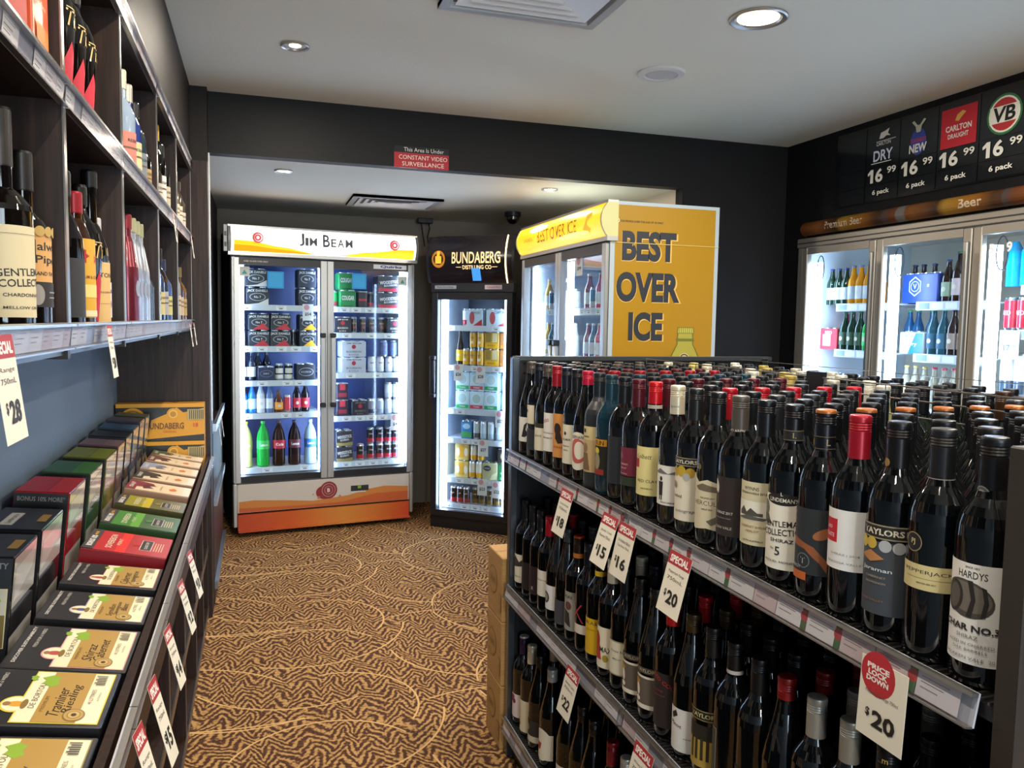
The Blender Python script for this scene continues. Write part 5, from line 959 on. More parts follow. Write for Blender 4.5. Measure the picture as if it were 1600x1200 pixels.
def upright_fridge(name, W, D, Hh, doors, loc, ang, label, shelves, body='#17181b', hdr=.19, door_z=(.375, 1.90), kick=(.03, .36), door_frame=ALU, edge=.045, led=9, back='#47506c', ledw=.02, tz=1, curved=.0):
    """local frame: x along the front, y into the fridge, z up; origin at the front left foot"""
    F = empty(name, (loc[0], loc[1], 0), ang); tag(F, label, 'fridge')
    bm_ = M(body, 'satin'); zt = Hh; dz0, dz1 = door_z
    b = MB()
    b.box(0, edge, .055, D, .06, zt, bm_, .004); b.box(W-edge, W, .055, D, .06, zt, bm_, .004); b.box(edge, W-edge, D-.04, D, .06, zt, bm_)
    b.box(edge, W-edge, .055, D-.04, zt-.03, zt, bm_); b.box(edge, W-edge, .055, D-.04, dz0-.04, dz0+.03, bm_); b.box(edge, W-edge, .07, D-.04, dz1-.01, zt-.03, bm_); b.obj('cabinet', F)
    wl = M('#c9d2de', 'satin'); bl = M(back, 'satin'); b = MB()
    b.box(edge+.001, edge+.006, .06, D-.042, dz0+.03, dz1-.012, wl); b.box(W-edge-.006, W-edge-.001, .06, D-.042, dz0+.03, dz1-.012, wl); b.box(edge+.006, W-edge-.006, D-.048, D-.042, dz0+.03, dz1-.012, bl)
    b.box(edge+.006, W-edge-.006, .06, D-.05, dz0+.03, dz0+.034, wl); b.box(edge+.006, W-edge-.006, .06, D-.05, dz1-.018, dz1-.013, wl); b.obj('inner_liner', F, smooth=False)
    # lamps: vertical tubes just behind the door jambs
    for x in [edge+.028, W-edge-.028]+([W/2-.03, W/2+.03] if doors == 2 and led > 4 else []):
        b = MB(); b.box(x-ledw/2, x+ledw/2, .075, .088, dz0+.06, dz1-.05, M(LEDM, 'emit', led*2.2)); b.obj('led_tube', F, smooth=False)
    dw = (W-.012)/doors
    for i in range(doors):
        x0 = .006+i*dw+.001; x1 = x0+dw-.002; fr = .045
        b = MB(); b.box(x0, x0+fr, .0, .045, dz0, dz1, door_frame, .003); b.box(x1-fr, x1, .0, .045, dz0, dz1, door_frame, .003)
        b.box(x0+fr, x1-fr, .003, .045, dz1-.05, dz1, M('#141519', 'satin')); b.box(x0+fr, x1-fr, .003, .045, dz0, dz0+.045, M('#141519', 'satin')); d = b.obj('door', F, smooth=False)
        b = MB(); b.box(x0+fr-.003, x1-fr+.003, .018, .024, dz0+.055, dz1-.045, GLASS); b.obj('glass', d, smooth=False)
        hx = x1-.035 if (doors == 2 and i == 0) else x0+.035 if doors == 2 else x0+.02
        zc0, zc1 = (.88, 1.40) if doors == 2 else (.95, 1.25)
        b = MB(); b.box(hx-.018, hx+.018, -.034, -.004, zc0+.03, zc1-.03, door_frame, .006); b.box(hx-.02, hx+.02, -.036, .0, zc1-.03, zc1, M('#101114', 'satin'), .004); b.box(hx-.02, hx+.02, -.036, .0, zc0, zc0+.03, M('#101114', 'satin'), .004); b.obj('handle', d)
    for z, z2 in [(q, q) if not isinstance(q, tuple) else q for q in shelves]:
        for (xa, xb, zz) in ([(edge+.01, W/2-.005, z), (W/2+.005, W-edge-.01, z2)] if doors == 2 else [(edge+.01, W-edge-.01, z)]):
            if zz is None: continue
            b = MB(); b.box(xa, xb, .105, D-.06, zz-.008, zz-.002, M('#c9d0d6', 'satin')); sh = b.obj('shelf', F, smooth=False)
            r = random.Random(int(zz*1000)); b = MB(); b.box(xa, xb, .096, .104, zz-.036, zz+.004, M('#c4ced8', 'satin')); f = plane((0, .0955, 0), (1, 0, 0), (0, 0, 1)); pr = []; x = xa+.02
            while x < xb-.08:
                if r.random() < .75: pr.append(('r', x, zz-.032, x+.07, zz-.001, '#e2e6ea')); pr += [L(x+.01, zz-.012, x+.05, zz-.009, '#7c7c84'), L(x+.02, zz-.024, x+.045, zz-.018, '#4c4c54')]
                x += r.choice((.085, .1, .13))
            b.decal(f, pr); b.obj('ticket_strip', sh, smooth=False)
    for x in (.06, W-.06):
        for y in (.09, D-.08):
            b = MB(); b.lathe([(.0001, -.012), (.028, -.012), (.032, 0), (.028, .012), (.0001, .012)], M('#77797a', 'satin'), 16); c_ = b.obj('castor', F, (x, y, .032), (0, pi/2, 0))
            b = MB(); b.box(x-.02, x+.02, y-.02, y+.02, .045, .062, M('#55575a', 'metal')); b.obj('castor_plate', F, smooth=False)
    return F
def hdr_surface(W, z0, z1, bulge):
    # a shallow curved sign face; v 0..1 upward
    def f(u, v, o):
        t = v*2-1; return Vector((W/2+u, -bulge*(1-t*t)-o, z0+(z1-z0)*v))
    return f
def header(F, W, z0, z1, bulge, base, e, prims, ends, trim=True, n=20):
    f = hdr_surface(W, z0, z1, bulge); b = MB(); V = []; Fc = []; x0, x1 = -W/2-.0, W/2+.0; D2 = .055
    mb = M(base, 'emit', e) if e else M(base, 'gloss')
    for i in range(n+1): V += [f(x0, i/n, 0), f(x1, i/n, 0)]
    for i in range(n): Fc.append((2*i, 2*i+1, 2*i+3, 2*i+2))
    b.add(V, Fc, mb)
    def em(c):
        if not e: return M(c, 'gloss')
        lum = sum(lin(c)[:3])/3
        return M(c, 'emit', min(e, 1.3) if lum > .25 else .5)
    sub = []
    for p in prims:
        sub.append(tuple(list(p[:-1])+[em(p[-1]) if isinstance(p[-1], str) else p[-1]]))
    b.decal(lambda u, v, o: f(u, (v-z0)/(z1-z0), o), sub, off=.007, step=.0008); sg = b.obj('header_sign', F)
    b = MB()
    for x, xx in ((x0, x0-.018), (x1, x1+.018)):
        V = [f(x, i/n, .002)+Vector((0, 0, 0)) for i in range(n+1)]; V = [Vector((v.x, v.y, v.z)) for v in V]+[Vector((W/2+x, D2, z1)), Vector((W/2+x, D2, z0))]
        V2 = [v+Vector((xx-x, 0, 0)) for v in V]; N = len(V)
        b.add(V+V2, [tuple(range(N)), tuple(range(2*N-1, N-1, -1))]+[(i, N+i, N+(i+1) % N, (i+1) % N) for i in range(N)], M(ends, 'satin'))
    if trim: b.box(-.018, W+.018, -.004, D2, z0-.022, z0, ALU); b.box(-.018, W+.018, -.002, D2, z1, z1+.012, ALU)
    b.obj('header_trim', F, smooth=False); return sg

# ---------------------------------------------------------------- white two-door bourbon fridge
JBL, JBA = (-.164, 5.66), radians(7.95); JBW, JBD = 1.275, .62
JB = upright_fridge('upright_fridge', JBW, JBD, 2.10, 2, JBL, JBA, 'two-door glass fridge with white bourbon header, standing left in the alcove',
    [(1.585, 1.583), (1.30, 1.398), (1.062, 1.108), (.835, .795), (.455, .46)], body='#1b1c20', back='#46589a', led=15, ledw=.034)
ZA, ZB = 1.935, 2.10
wave = lambda y0, pts: ('p', pts, y0)
orange = lambda c, s, k: [('p', [(s*.62, ZA+.003), (s*.62, ZA+k), (s*.50, ZA+k*.95), (s*.36, ZA+k*.62), (s*.26, ZA+k*.5), (s*.12, ZA+k*.15), (s*.05, ZA+.003)][::(1 if s > 0 else -1)], c)]
hp = orange('#ffb020', -1, .075)+orange('#ffb020', 1, .07)+orange('#ff8a10', -1, .045)+orange('#ffd030', 1, .04)
def jimt(x, s, c): return T(x, 2.03, .07 if s in 'JB' else .05, s, None, c, b=-.0)
xx = -.20
for ch, w_ in (('J', .04), ('I', .026), ('M', .062), (' ', .03), ('B', .055), ('E', .045), ('A', .055), ('M', .06)):
    if ch != ' ': hp.append(('t', xx+w_/2, 2.022+(.012 if ch in 'JB' else 0), .085 if ch in 'JB' else .055, ch, {'b': .016, 'w': w_*.82}, '#2c3438'))
    xx += w_
for u in (-.47, .47):
    hp += [('c', u, 2.03, .036, '#c03444'), ('c', u+.004, 2.03, .026, '#e8b8b8'), ('c', u, 2.03, .021, '#b83040'), ('c', u, 2.03, .010, '#f0dcdc')]
header(JB, JBW, ZA, ZB, .03, '#fff6ec', 2.0, hp, '#8f8f8d')
b = MB(); b.box(.03, JBW-.03, .01, .05, .168, .365, M('#b9b2a8', 'satin')); 
f = plane((JBW/2, .0095, 0), (1, 0, 0), (0, 0, 1))
b.decal(f, [('p', [(-.6, .17), (.6, .17), (.6, .27), (.42, .285), (.3, .27), (.15, .235), (-.1, .215), (-.3, .235), (-.5, .25), (-.6, .245)], '#b5702c'), ('p', [(-.6, .17), (.6, .17), (.6, .235), (.35, .235), (.1, .19), (-.2, .19), (-.6, .20)], '#b0501c'),
    ('c', .01, .283, .062, '#7c1a20'), ('e', -.015, .27, .065, .05, '#7c1a20'), ('c', .01, .283, .048, '#a89c94'), ('c', .01, .283, .045, '#7c1a20'), ('c', .01, .283, .030, '#a89c94'), ('c', .01, .283, .0275, '#7c1a20'), T(.01, .283, .028, 'B', None, '#d0c4bc', b=.03),
    ('r', .17, .262, .30, .302, '#191b18'), ('r', .22, .28, .245, .30, '#7a9c20'), ('r', .17, .252, .28, .259, '#d0ccc4'), ('c', -.06, .235, .01, '#a8641c'), ('c', .09, .235, .008, '#a8641c'), ('c', -.10, .26, .006, '#b8884c')]); b.obj('lower_panel', JB, smooth=False)
b = MB(); V = [(.03, .012, .195), (JBW-.03, .012, .195), (JBW-.03, .045, .12), (.03, .045, .12)]
def b_kick(n, l, b_):
    tc = n.new('ShaderNodeTexCoord'); sp = n.new('ShaderNodeSeparateXYZ'); l.new(tc.outputs['Object'], sp.inputs[0])
    l.new(ramp(n, l, math_node(n, l, 'DIVIDE', sp.outputs['X'], 1.27), [(0, '#a83a1c'), (.3, '#b8501e'), (.6, '#c07c34'), (.85, '#b85c24'), (1, '#c03c24')]), b_.inputs['Base Color']); b_.inputs['Roughness'].default_value = .35
KICK = named('kick_print', b_kick)
b.box(.03, JBW-.03, .005, .05, .045, .155, KICK); b.box(.03, JBW-.03, -.025, .03, .038, .050, KICK); b.obj('kick_plate', JB, smooth=False)
for x in (.0, JBW-.028):
    b = MB(); b.box(x, x+.028, .0, .06, .07, .372, ALU, .006); b.box(x, x+.028, .0, .06, .376, 1.905, ALU, .006); b.obj('corner_trim', JB)
b = MB(); b.decal(plane((0, .0025, 0), (1, 0, 0), (0, 0, 1)), [('r', JBW/2+.33, 1.862, JBW/2+.575, 1.893, '#c8ccd0'), T(JBW/2+.46, 1.878, .022, 'Quirks', .16, '#1c2c7c', b=.04), ]); b.obj('door_badge', JB, smooth=False)
b = MB(); b.decal(plane((0, .0025, 0), (1, 0, 0), (0, 0, 1)), [T(.16, 1.876, .010, 'AGED 18 AND OVER ONLY', .16, '#c0c0bc', b=.02)]); b.obj('age_notice', JB, smooth=False)
b = MB(); b.box(-.045, -.02, .0, .05, ZA-.0, ZB+.01, M('#c4c6c6', 'satin'), .003); b.box(-.040, -.026, -.001, .002, ZA+.03, ZA+.06, M('#3a3c3e', 'satin')); b.box(-.040, -.026, -.001, .002, ZA+.10, ZA+.13, M('#3a3c3e', 'satin')); b.obj('header_bracket', JB, smooth=False)
for pr_ in ([L(.235, 1.70, .345, 1.815, '#1d86c0'), L(.245, 1.71, .335, 1.805, '#2a94cc')], [L(.815, 1.715, .92, 1.825, '#1d86c0'), L(.825, 1.725, .91, 1.815, '#2a94cc')],
    [L(.055, 1.775, .12, 1.84, '#b8bcb4'), ('p', [(.07, 1.79), (.088, 1.82), (.106, 1.79)], '#3c8c8c')], [L(1.155, 1.75, 1.22, 1.815, '#b8bcb4'), ('p', [(1.17, 1.765), (1.188, 1.795), (1.206, 1.765)], '#3c8c8c')]):
    b = MB(); b.decal(plane((0, .0175, 0), (1, 0, 0), (0, 0, 1)), pr_); b.obj('door_sticker', JB, smooth=False)
CNT = {}
ROWS = {}
def half(me): return max(abs(v.co.x) for v in me.vertices)
def settle():
    # things on one shelf stand side by side: nudge neighbours apart where they would touch
    for key, it in ROWS.items():
        it.sort(key=lambda q: q[1]); n = len(it)
        for _ in range(300):
            for i in range(n-1):
                need = it[i][2]+it[i+1][2]+.0012; gap = it[i+1][1]-it[i][1]
                if gap < need: d = (need-gap)/2; it[i][1] -= d; it[i+1][1] += d
            for q in it: q[1] = max(q[3]+q[2], min(q[4]-q[2], q[1]))
        for q in it: q[5](q[1])
def put(F, W_loc, ang, me, kind, u, y, z, label, cat, group=None, rz=0, lo=None, hi=None):
    W_ = JBW if W_loc == JBL else .636 if abs(W_loc[0]-1.185) < .01 else 1.33; hw = half(me)
    if lo is None:
        lo, hi = .054, W_-.054
        if W_ > 1:
            if u < W_/2: hi = W_/2-.002
            else: lo = W_/2+.002
    c, s_ = cos(ang), sin(ang); o = inst(me, kind, None, (W_loc[0]+u*c-y*s_, W_loc[1]+u*s_+y*c, z), (0, 0, ang+rz)); tag(o, label, cat, group)
    def fn(u_, o=o): o.location = (W_loc[0]+u_*c-y*s_, W_loc[1]+u_*s_+y*c, z)
    ROWS.setdefault((W_loc, round(z*25), lo, y > .2), []).append([o, u, hw, lo, hi, fn]); return o
def jput(me, kind, u, z, label, y=.176, cat=None): put(JB, JBL, JBA, me, kind, u, y, z, label, cat or {'drinks_pack': 'drinks pack', 'drink_can': 'can', 'drink_bottle': 'bottle', 'soft_drink_bottle': 'bottle'}[kind], 'drinks in the white bourbon fridge')
ul = lambda x: .067+.00433*(x-375)
ur = lambda x: .711+.00477*(x-522)
j_ = 'in the white bourbon fridge'
# left door
p = jd(.15, .125, DC, 'w'); jput(p, 'drinks_pack', ul(400), 1.585, 'lower black and white whiskey pack, top left shelf '+j_); jput(p, 'drinks_pack', ul(400), 1.711, 'upper black and white whiskey pack, top left shelf '+j_)
jput(can_mesh('#1c2c54', '#24345c', .14, .027), 'drink_can', ul(379), 1.585, 'slim navy can at the far left of top shelf '+j_)
p = jd(.125, .13, '#23283a', 'k'); jput(p, 'drinks_pack', ul(480), 1.585, 'lower all-black whiskey pack left of door handles, top shelf '+j_); jput(p, 'drinks_pack', ul(480), 1.716, 'upper all-black whiskey pack left of door handles, top shelf '+j_)
p = jd(.142, .115, '#b8242c', 'r'); p2 = jd(.142, .115, '#b0202c', 'r2')
for i, (x, w_) in enumerate(((404, 'left'), (438, 'right'))):
    jput(p, 'drinks_pack', ul(x), 1.30, f'lower red-triangle whiskey pack on the {w_} {j_}'); jput(p, 'drinks_pack', ul(x), 1.416, f'upper red-triangle whiskey pack on the {w_} {j_}')
jput(can_mesh('#d0d4dc', '#b84858', .12, .027), 'drink_can', ul(378), 1.30, 'white and red can at left of the red-triangle packs '+j_)
jput(can_mesh('#20222a', '#2c2a2c', .118, .027), 'drink_can', ul(459), 1.30, 'black can standing between red and yellow whiskey packs '+j_); 
p = jd(.12, .115, '#d8a020', 'y'); jput(p, 'drinks_pack', ul(481), 1.30, 'lower whiskey pack with yellow wedge '+j_); jput(p, 'drinks_pack', ul(481), 1.416, 'upper whiskey pack with yellow wedge '+j_)
bt = beer_mesh(M('#14182c', 'wine'), '#d8dce4', '#8c94a8', .205)
for i, x in enumerate((380, 393, 407, 421)): jput(bt, 'drink_bottle', ul(x), 1.062, ['leftmost', 'second', 'third', 'rightmost'][i]+' white-labelled dark bottle on third left shelf '+j_, y=.176 if i < 2 else .28)
jput(pk(.115, .10, '#1c2440', [('e', 0, .05, .045, .025, '#5c6484'), ('e', 0, .05, .040, .021, '#1c2440'), T(0, .05, .012, 'DRY', .04, '#a8b0c4')], 'navy'), 'drinks_pack', ul(415), 1.062, 'navy oval-logo pack before dark bottles '+j_)
c_ = can_mesh('#1c1e24', '#d8d8d4', .118, .030, [L(-.03, .05, .03, .085, '#e0e0dc')])
jput(c_, 'drink_can', ul(437), 1.062, 'black and white can, left of the pair, third left shelf '+j_); jput(c_, 'drink_can', ul(452), 1.062, 'black and white can, right of the pair, third left shelf '+j_)
jput(pk(.13, .118, '#1e2028', [('e', 0, .06, .052, .03, '#8c8c90'), ('e', 0, .06, .048, .026, '#1e2028'), T(0, .06, .014, 'BOURBON', .07, '#a0a0a4')], 'blk'), 'drinks_pack', ul(478), 1.062, 'black oval-logo pack right end of third left shelf '+j_)
S = .835
jput(beer_mesh(named('blue_glass', b_liquid('#2c6cb0', .08, .3)), '#a8c8e0', '#7ca8d0', .20, .034), 'drink_bottle', ul(376), S, 'pale blue bottle at far left of fourth shelf '+j_)
jput(beer_mesh(M('#1868b0', 'gloss'), '#b0d8f0', '#80b0e0', .215, .027), 'drink_bottle', ul(391), S, 'bright blue slim bottle on fourth shelf '+j_)
jput(beer_mesh(M('#b8bcc8', 'gloss'), '#dce0e8', '#b89c40', .215, .030), 'drink_bottle', ul(406), S, 'silvery bottle with gold cap on fourth shelf '+j_)
jput(beer_mesh(M('#4c6890', 'gloss'), '#c8d0dc', '#c8ccd4', .215, .027), 'drink_bottle', ul(421), S, 'steel blue slim bottle on fourth shelf '+j_)
jput(beer_mesh(M('#4c2410', 'wine'), '#d88a20', '#8c4c1c', .155, .031), 'drink_bottle', ul(436), S, 'short brown bottle with orange label on fourth shelf '+j_)
jput(can_mesh('#c8404c', '#c03c48', .12, .027), 'drink_can', ul(450), S, 'red can between orange label and cola bottles '+j_)
cb = beer_mesh(M('#1c1214', 'wine'), '#c02838', '#c8303c', .214, .029)
jput(cb, 'drink_bottle', ul(465), S, 'left glass cola bottle with red label on fourth shelf '+j_); jput(cb, 'drink_bottle', ul(479), S, 'right glass cola bottle with red label on fourth shelf '+j_)
S = .455
for x, lq, lb, cp, ds in ((384, '#b8bc74', '#a8a458', '#c8c030', 'large lemon squash bottle with yellow cap'), (411, '#1c9c3c', '#2cb04c', '#30a848', 'large bright green lemonade bottle'), (436, '#22120f', '#b0182a', '#4c2020', 'large cola bottle with bright red label, lowest left shelf'), (461, '#2a1a1a', '#581c28', '#2a1c1c', 'large dark cola bottle with maroon label, lowest left shelf'), (487, '#a8c4dc', '#2c6cb8', '#b8ccdc', 'large clear water bottle with blue label')):
    jput(pet_mesh(named('liq'+lq, b_liquid(lq, .1, .15)), lb, cp), 'soft_drink_bottle', ul(x), S, ds+' '+j_)
# right door
S = 1.583; rj = 'right of the handles '+j_
p = cg(.115, .125); jput(p, 'drinks_pack', ur(543), S, 'lower bright green pack '+j_); jput(p, 'drinks_pack', ur(541), S+.126, 'upper bright green pack '+j_)
jput(can_mesh('#1c8440', '#8c2c34', .12, .027), 'drink_can', ur(525), S, 'green can beside the handles on top shelf '+j_)
jput(pk(.068, .12, '#2a2228', [L(-.03, .05, .03, .065, '#b02838')], 'cc'), 'drinks_pack', ur(566), S, 'narrow black pack with red stripe on top shelf '+j_)
jput(can_mesh('#23242c', '#a82c3c', .118, .027), 'drink_can', ur(581), S, 'black and red can on top shelf '+j_)
p = wd(.19, .12, 'a'); jput(p, 'drinks_pack', ur(610), S, 'lower black and red bourbon pack top right '+j_, y=.176); jput(p, 'drinks_pack', ur(610), S+.121, 'upper black and red bourbon pack top right '+j_, y=.176)
S = 1.398
jput(jbm(.125, .118, '#26222a', 'd'), 'drinks_pack', ur(535), S, 'dark bourbon pack with red seal on second right shelf '+j_)
c_ = can_mesh('#3c2c28', '#2a2226', .118, .026, canart(.118, 'BEAM', '#b09060', '#8c3c2c', .035))
for i, x in enumerate((555, 569, 583, 598)): jput(c_, 'drink_can', ur(x), S, ['first', 'second', 'third', 'fourth'][i]+' bronze bourbon can from the handles on second shelf '+j_)
jput(jbm(.118, .118, '#1e2030', 'e'), 'drinks_pack', ur(618), S, 'navy bourbon pack with orange seal on second right shelf '+j_)
S = 1.108
p = jbm(.18, .118, '#b4bac6', 'w', '#54586c'); jput(p, 'drinks_pack', ur(552), S, 'lower white bourbon pack with red seal '+j_); jput(p, 'drinks_pack', ur(552), S+.119, 'upper white bourbon pack with red seal '+j_)
c_ = can_mesh('#c4c8d0', '#b4bcc8', .118, .028, canart(.118, 'BEAM', '#8c3c48', None, .03))
for i, x in enumerate((583, 597, 612, 626)): jput(c_, 'drink_can', ur(x), S, ['first', 'second', 'third', 'fourth'][i]+' white bourbon can from left on third right shelf '+j_)
c_ = can_mesh('#5c6c9c', '#54649c', .118, .028, canart(.118, 'BEAM', '#8c3c58', None, .03))
for i, x in enumerate((603, 618)): jput(c_, 'drink_can', ur(x), S+.119, ['left', 'right'][i]+' violet blue can stacked on the white bourbon cans '+j_)
S = .795
p = pk(.085, .12, '#2a2430', [L(-.02, .07, .02, .115, '#b83440'), L(-.03, .02, .03, .05, '#8c2c38')], 'rs'); jput(p, 'drinks_pack', ur(535), S, 'lower black pack with red ribbon on fourth right shelf '+j_); jput(p, 'drinks_pack', ur(535), S+.121, 'upper black pack with red ribbon on fourth right shelf '+j_)
jput(jbm(.125, .115, '#24202a', 'f', '#8c7c78'), 'drinks_pack', ur(562), S, 'black bourbon pack with red crest on fourth right shelf '+j_)
for i, (x, c1, c2) in enumerate(((583, '#8c8c9c', '#3c3448'), (597, '#a8b0c4', '#8c94b0'), (612, '#b8c0cc', '#a0a8bc'), (627, '#c4c8d0', '#b0b8c8'))):
    c_ = can_mesh(c1, c2, .118, .029); jput(c_, 'drink_can', ur(x), S, ['grey and purple', 'pale lilac', 'pale silver', 'whitish'][i]+' can, lower layer, fourth right shelf '+j_)
    if i > 1: jput(c_, 'drink_can', ur(x), S+.119, ['', '', 'pale silver', 'whitish'][i]+' can, upper layer, fourth right shelf '+j_)
S = .46
p = wd(.125, .115, 'b', '#8c7c4c'); jput(p, 'drinks_pack', ur(538), S, 'lower black bourbon pack on lowest right shelf '+j_); jput(p, 'drinks_pack', ur(538), S+.116, 'upper black bourbon pack on lowest right shelf '+j_)
c_ = can_mesh('#24222a', '#b02c3c', .118, .029, canart(.118, 'STOCK', '#c8c4c0', None, .035))
for i, x in enumerate((566, 582, 597, 611, 626)):
    jput(c_, 'drink_can', ur(x), S, ORD[i]+' black and red can from left, lower layer, lowest shelf '+j_)
    if i: jput(c_, 'drink_can', ur(x), S+.119, ORD[i]+' black and red can from left, upper layer, lowest shelf '+j_)
def ftag(Lc, A, u, y, z, price, lb, w=.07, h=.105):
    c, s_ = cos(A), sin(A); b = MB(); b.box(-w/2, w/2, -.0006, 0, -h, 0, M('#d8dad8')); b.decal(plane((0, -.0007, 0), (1, 0, 0), (0, 0, 1)), [('c', -w*.12, -h*.2, w*.26, '#c89098'), T(0, -h*.62, h*.22, '$'+price, w*.6, '#3c3c44', b=.03)])
    tag(b.obj('price_ticket', None, (Lc[0]+u*c-y*s_, Lc[1]+u*s_+y*c, z), (0, 0, A), smooth=False), lb, 'price ticket', 'price tickets in the fridges')
ftag(JBL, JBA, ul(480), .09, 1.60, '54', 'price ticket hanging before the yellow wedge packs', .075, .115)
ftag(JBL, JBA, ur(618), .09, .80, '42', 'pale price ticket hanging from fourth right shelf '+j_, .085, .12)

# ---------------------------------------------------------------- narrow black rum fridge
BUL, BUA = (1.185, 5.655), atan2(5.245-5.655, 1.671-1.185); BUW, BUD = .636, .56
def bput(me, kind, u, z, label, y=.19): put(None, BUL, BUA, me, kind, u, y, z, label, {'drinks_pack': 'drinks pack', 'drink_can': 'can', 'drink_bottle': 'bottle'}[kind], 'drinks in the black rum fridge')
BUF = upright_fridge('upright_fridge', BUW, BUD, 2.10, 1, BUL, BUA, 'narrow black single-door fridge with dark rum header, in alcove centre',
    [1.465, 1.178, .862, .648, .358, .168], door_z=(.09, 1.70), door_frame=M('#17181b', 'satin'), led=11, back='#22303c', ledw=.046)
hb = [('t', .052, 1.938, .080, 'BUNDABERG', {'w': .37, 'b': .015}, '#e8c890'), ('t', .06, 1.872, .028, 'DISTILLING CO', {'w': .22, 'b': .02}, '#e8c890'), ('r', -.10, 1.871, -.06, 1.875, '#e8c890'), ('r', .175, 1.871, .215, 1.875, '#e8c890'),
      ('e', -.235, 1.93, .052, .06, '#a86818'), ('c', -.235, 1.93, .04, '#241408'), ('r', -.258, 1.90, -.212, 1.95, '#ffb030'), ('r', -.246, 1.95, -.224, 1.985, '#ffb030'),
      ('r', .02, 1.78, .085, 1.865, '#3c86d8')]
header(BUF, BUW, 1.765, 2.09, .045, '#1d1517', 0, [], '#141518', trim=False)
b = MB(); f = hdr_surface(BUW, 1.765, 2.09, .045)
b.decal(lambda u, v, o: f(u, (v-1.765)/.325, o), [tuple(list(p[:-1])+[M(p[-1], 'emit', .75)]) for p in hb], off=.007, step=.0008); b.obj('lit_lettering', BUF)
b = MB(); pts = [f(.275, i/10, .006) for i in range(11)]; b.tube([pts[i] for i in range(11)], .005, M('#ffe2a8', 'emit', 3)); b.obj('light_strip', BUF)
b = MB(); b.decal(plane((0, -.001, 0), (1, 0, 0), (0, 0, 1)), [L(.03, 1.725, .20, 1.75, '#8a8c90'), T(.11, 1.737, .012, 'Aust Distilling', .13, '#1c1c20'), L(.42, 1.722, .55, 1.752, '#b8a8ac'), T(.485, 1.737, .014, 'Quirks', .10, '#a02430')])
b.box(.0, BUW, .0, .05, 1.705, 1.765, M('#1b1c1f', 'satin')); b.obj('name_strip', BUF, smooth=False)
b = MB(); b.box(.0, BUW, .02, .06, .0, .085, M('#141518', 'satin')); b.obj('kick_plate', BUF, smooth=False)
ub = lambda x: .125+.0049*(x-697)
k_ = 'in the black rum fridge'
S = 1.465
jc = can_mesh('#c8ccd0', '#b8303c', .125, .027)
bput(jc, 'drink_can', ub(710), S, 'white and red can left on top shelf '+k_)
bput(pk(.125, .125, '#bcccd4', [('e', -.02, .06, .02, .045, '#a84c4c'), ('p', [(-.01, .004), (.06, .004), (.06, .05)], '#b8242c'), T(.015, .095, .014, 'SPICED', .06, '#3c5468')], 'cm1'), 'drinks_pack', ub(729), S, 'white and red spiced rum pack, smaller, top shelf '+k_)
bput(pk(.20, .125, '#bcccd4', [('e', -.05, .06, .022, .045, '#a84c4c'), ('p', [(-.01, .004), (.098, .004), (.098, .06)], '#b8242c'), T(.02, .10, .018, 'CAPTAINS', .11, '#3c5468'), T(.045, .018, .012, 'COLA', .05, '#e8dcd8')], 'cm2'), 'drinks_pack', ub(768), S, 'wide white and red spiced rum pack, top shelf '+k_)
S = 1.178
yb = beer_mesh(M('#23180f', 'wine'), '#d8b818', '#d8a818', .27, .026, .5)
bput(yb, 'drink_bottle', ub(703), S, 'tall yellow-necked rum bottle at left of second shelf '+k_, .16); bput(yb, 'drink_bottle', ub(715), S, 'tall yellow-necked rum bottle, second from left '+k_, .23)
yc = can_mesh('#d0a030', '#d89c18', .125, .027, canart(.125, 'RUM', '#8c5c14', '#e8d8a8', .03))
for i, x in enumerate((716, 727, 739)):
    bput(yc, 'drink_can', ub(x), S, ['left', 'middle', 'right'][i]+' yellow can, lower layer, second shelf '+k_, .14)
    if i: bput(yc, 'drink_can', ub(x), S+.126, ['', 'left', 'right'][i]+' yellow can, upper layer, second shelf '+k_, .14)
yp = pk(.115, .125, '#c09438', [L(-.05, .01, .05, .04, '#e0ac20'), L(-.045, .05, -.005, .115, '#8c7434'), L(.005, .05, .045, .115, '#c8b888'), T(0, .025, .014, 'BUNDY', .06, '#8c5c10')], 'yp')
bput(yp, 'drinks_pack', ub(757), S, 'lower gold four-can pack '+k_); bput(yp, 'drinks_pack', ub(757), S+.126, 'upper gold four-can pack '+k_)
cp = pk(.09, .125, '#a86a38', [('e', 0, .065, .022, .035, '#8c7458'), ('e', 0, .065, .016, .028, '#6c5c48'), L(-.04, .01, .04, .03, '#c87c34')], 'cp'); bput(cp, 'drinks_pack', ub(779), S, 'lower copper pack by right edge '+k_); bput(cp, 'drinks_pack', ub(779), S+.126, 'upper copper pack by right edge '+k_)
S = .862
for i, (x, c) in enumerate(((711, '#2c9c54'), (734, '#b83c44'), (758, '#2c9450'))):
    p = pk(.112, .138, '#b8d0dc', [('e', 0, .08, .04, .04, '#d4e0dc'), ('e', 0, .08, .034, .034, '#a8c0bc'), L(-.05, .008, .05, .034, c), T(0, .021, .012, 'TONIC', .05, '#e0e8e4')], 'gt'+c+str(i))
    bput(p, 'drinks_pack', ub(x), S, ['left green-striped', 'middle red-striped', 'right green-striped'][i]+' white pack, lower layer, third shelf '+k_); bput(p, 'drinks_pack', ub(x), S+.139, ['left green-striped', 'middle red-striped', 'right green-striped'][i]+' white pack, upper layer, third shelf '+k_)
wc = can_mesh('#b8c8c8', '#a8bcbc', .13, .026)
for i, x in enumerate((777, 788)): bput(wc, 'drink_can', ub(x), S, ['left', 'right'][i]+' whitish can, lower layer, third shelf '+k_); bput(wc, 'drink_can', ub(x), S+.131, ['left', 'right'][i]+' whitish can, upper layer, third shelf '+k_)
S = .648
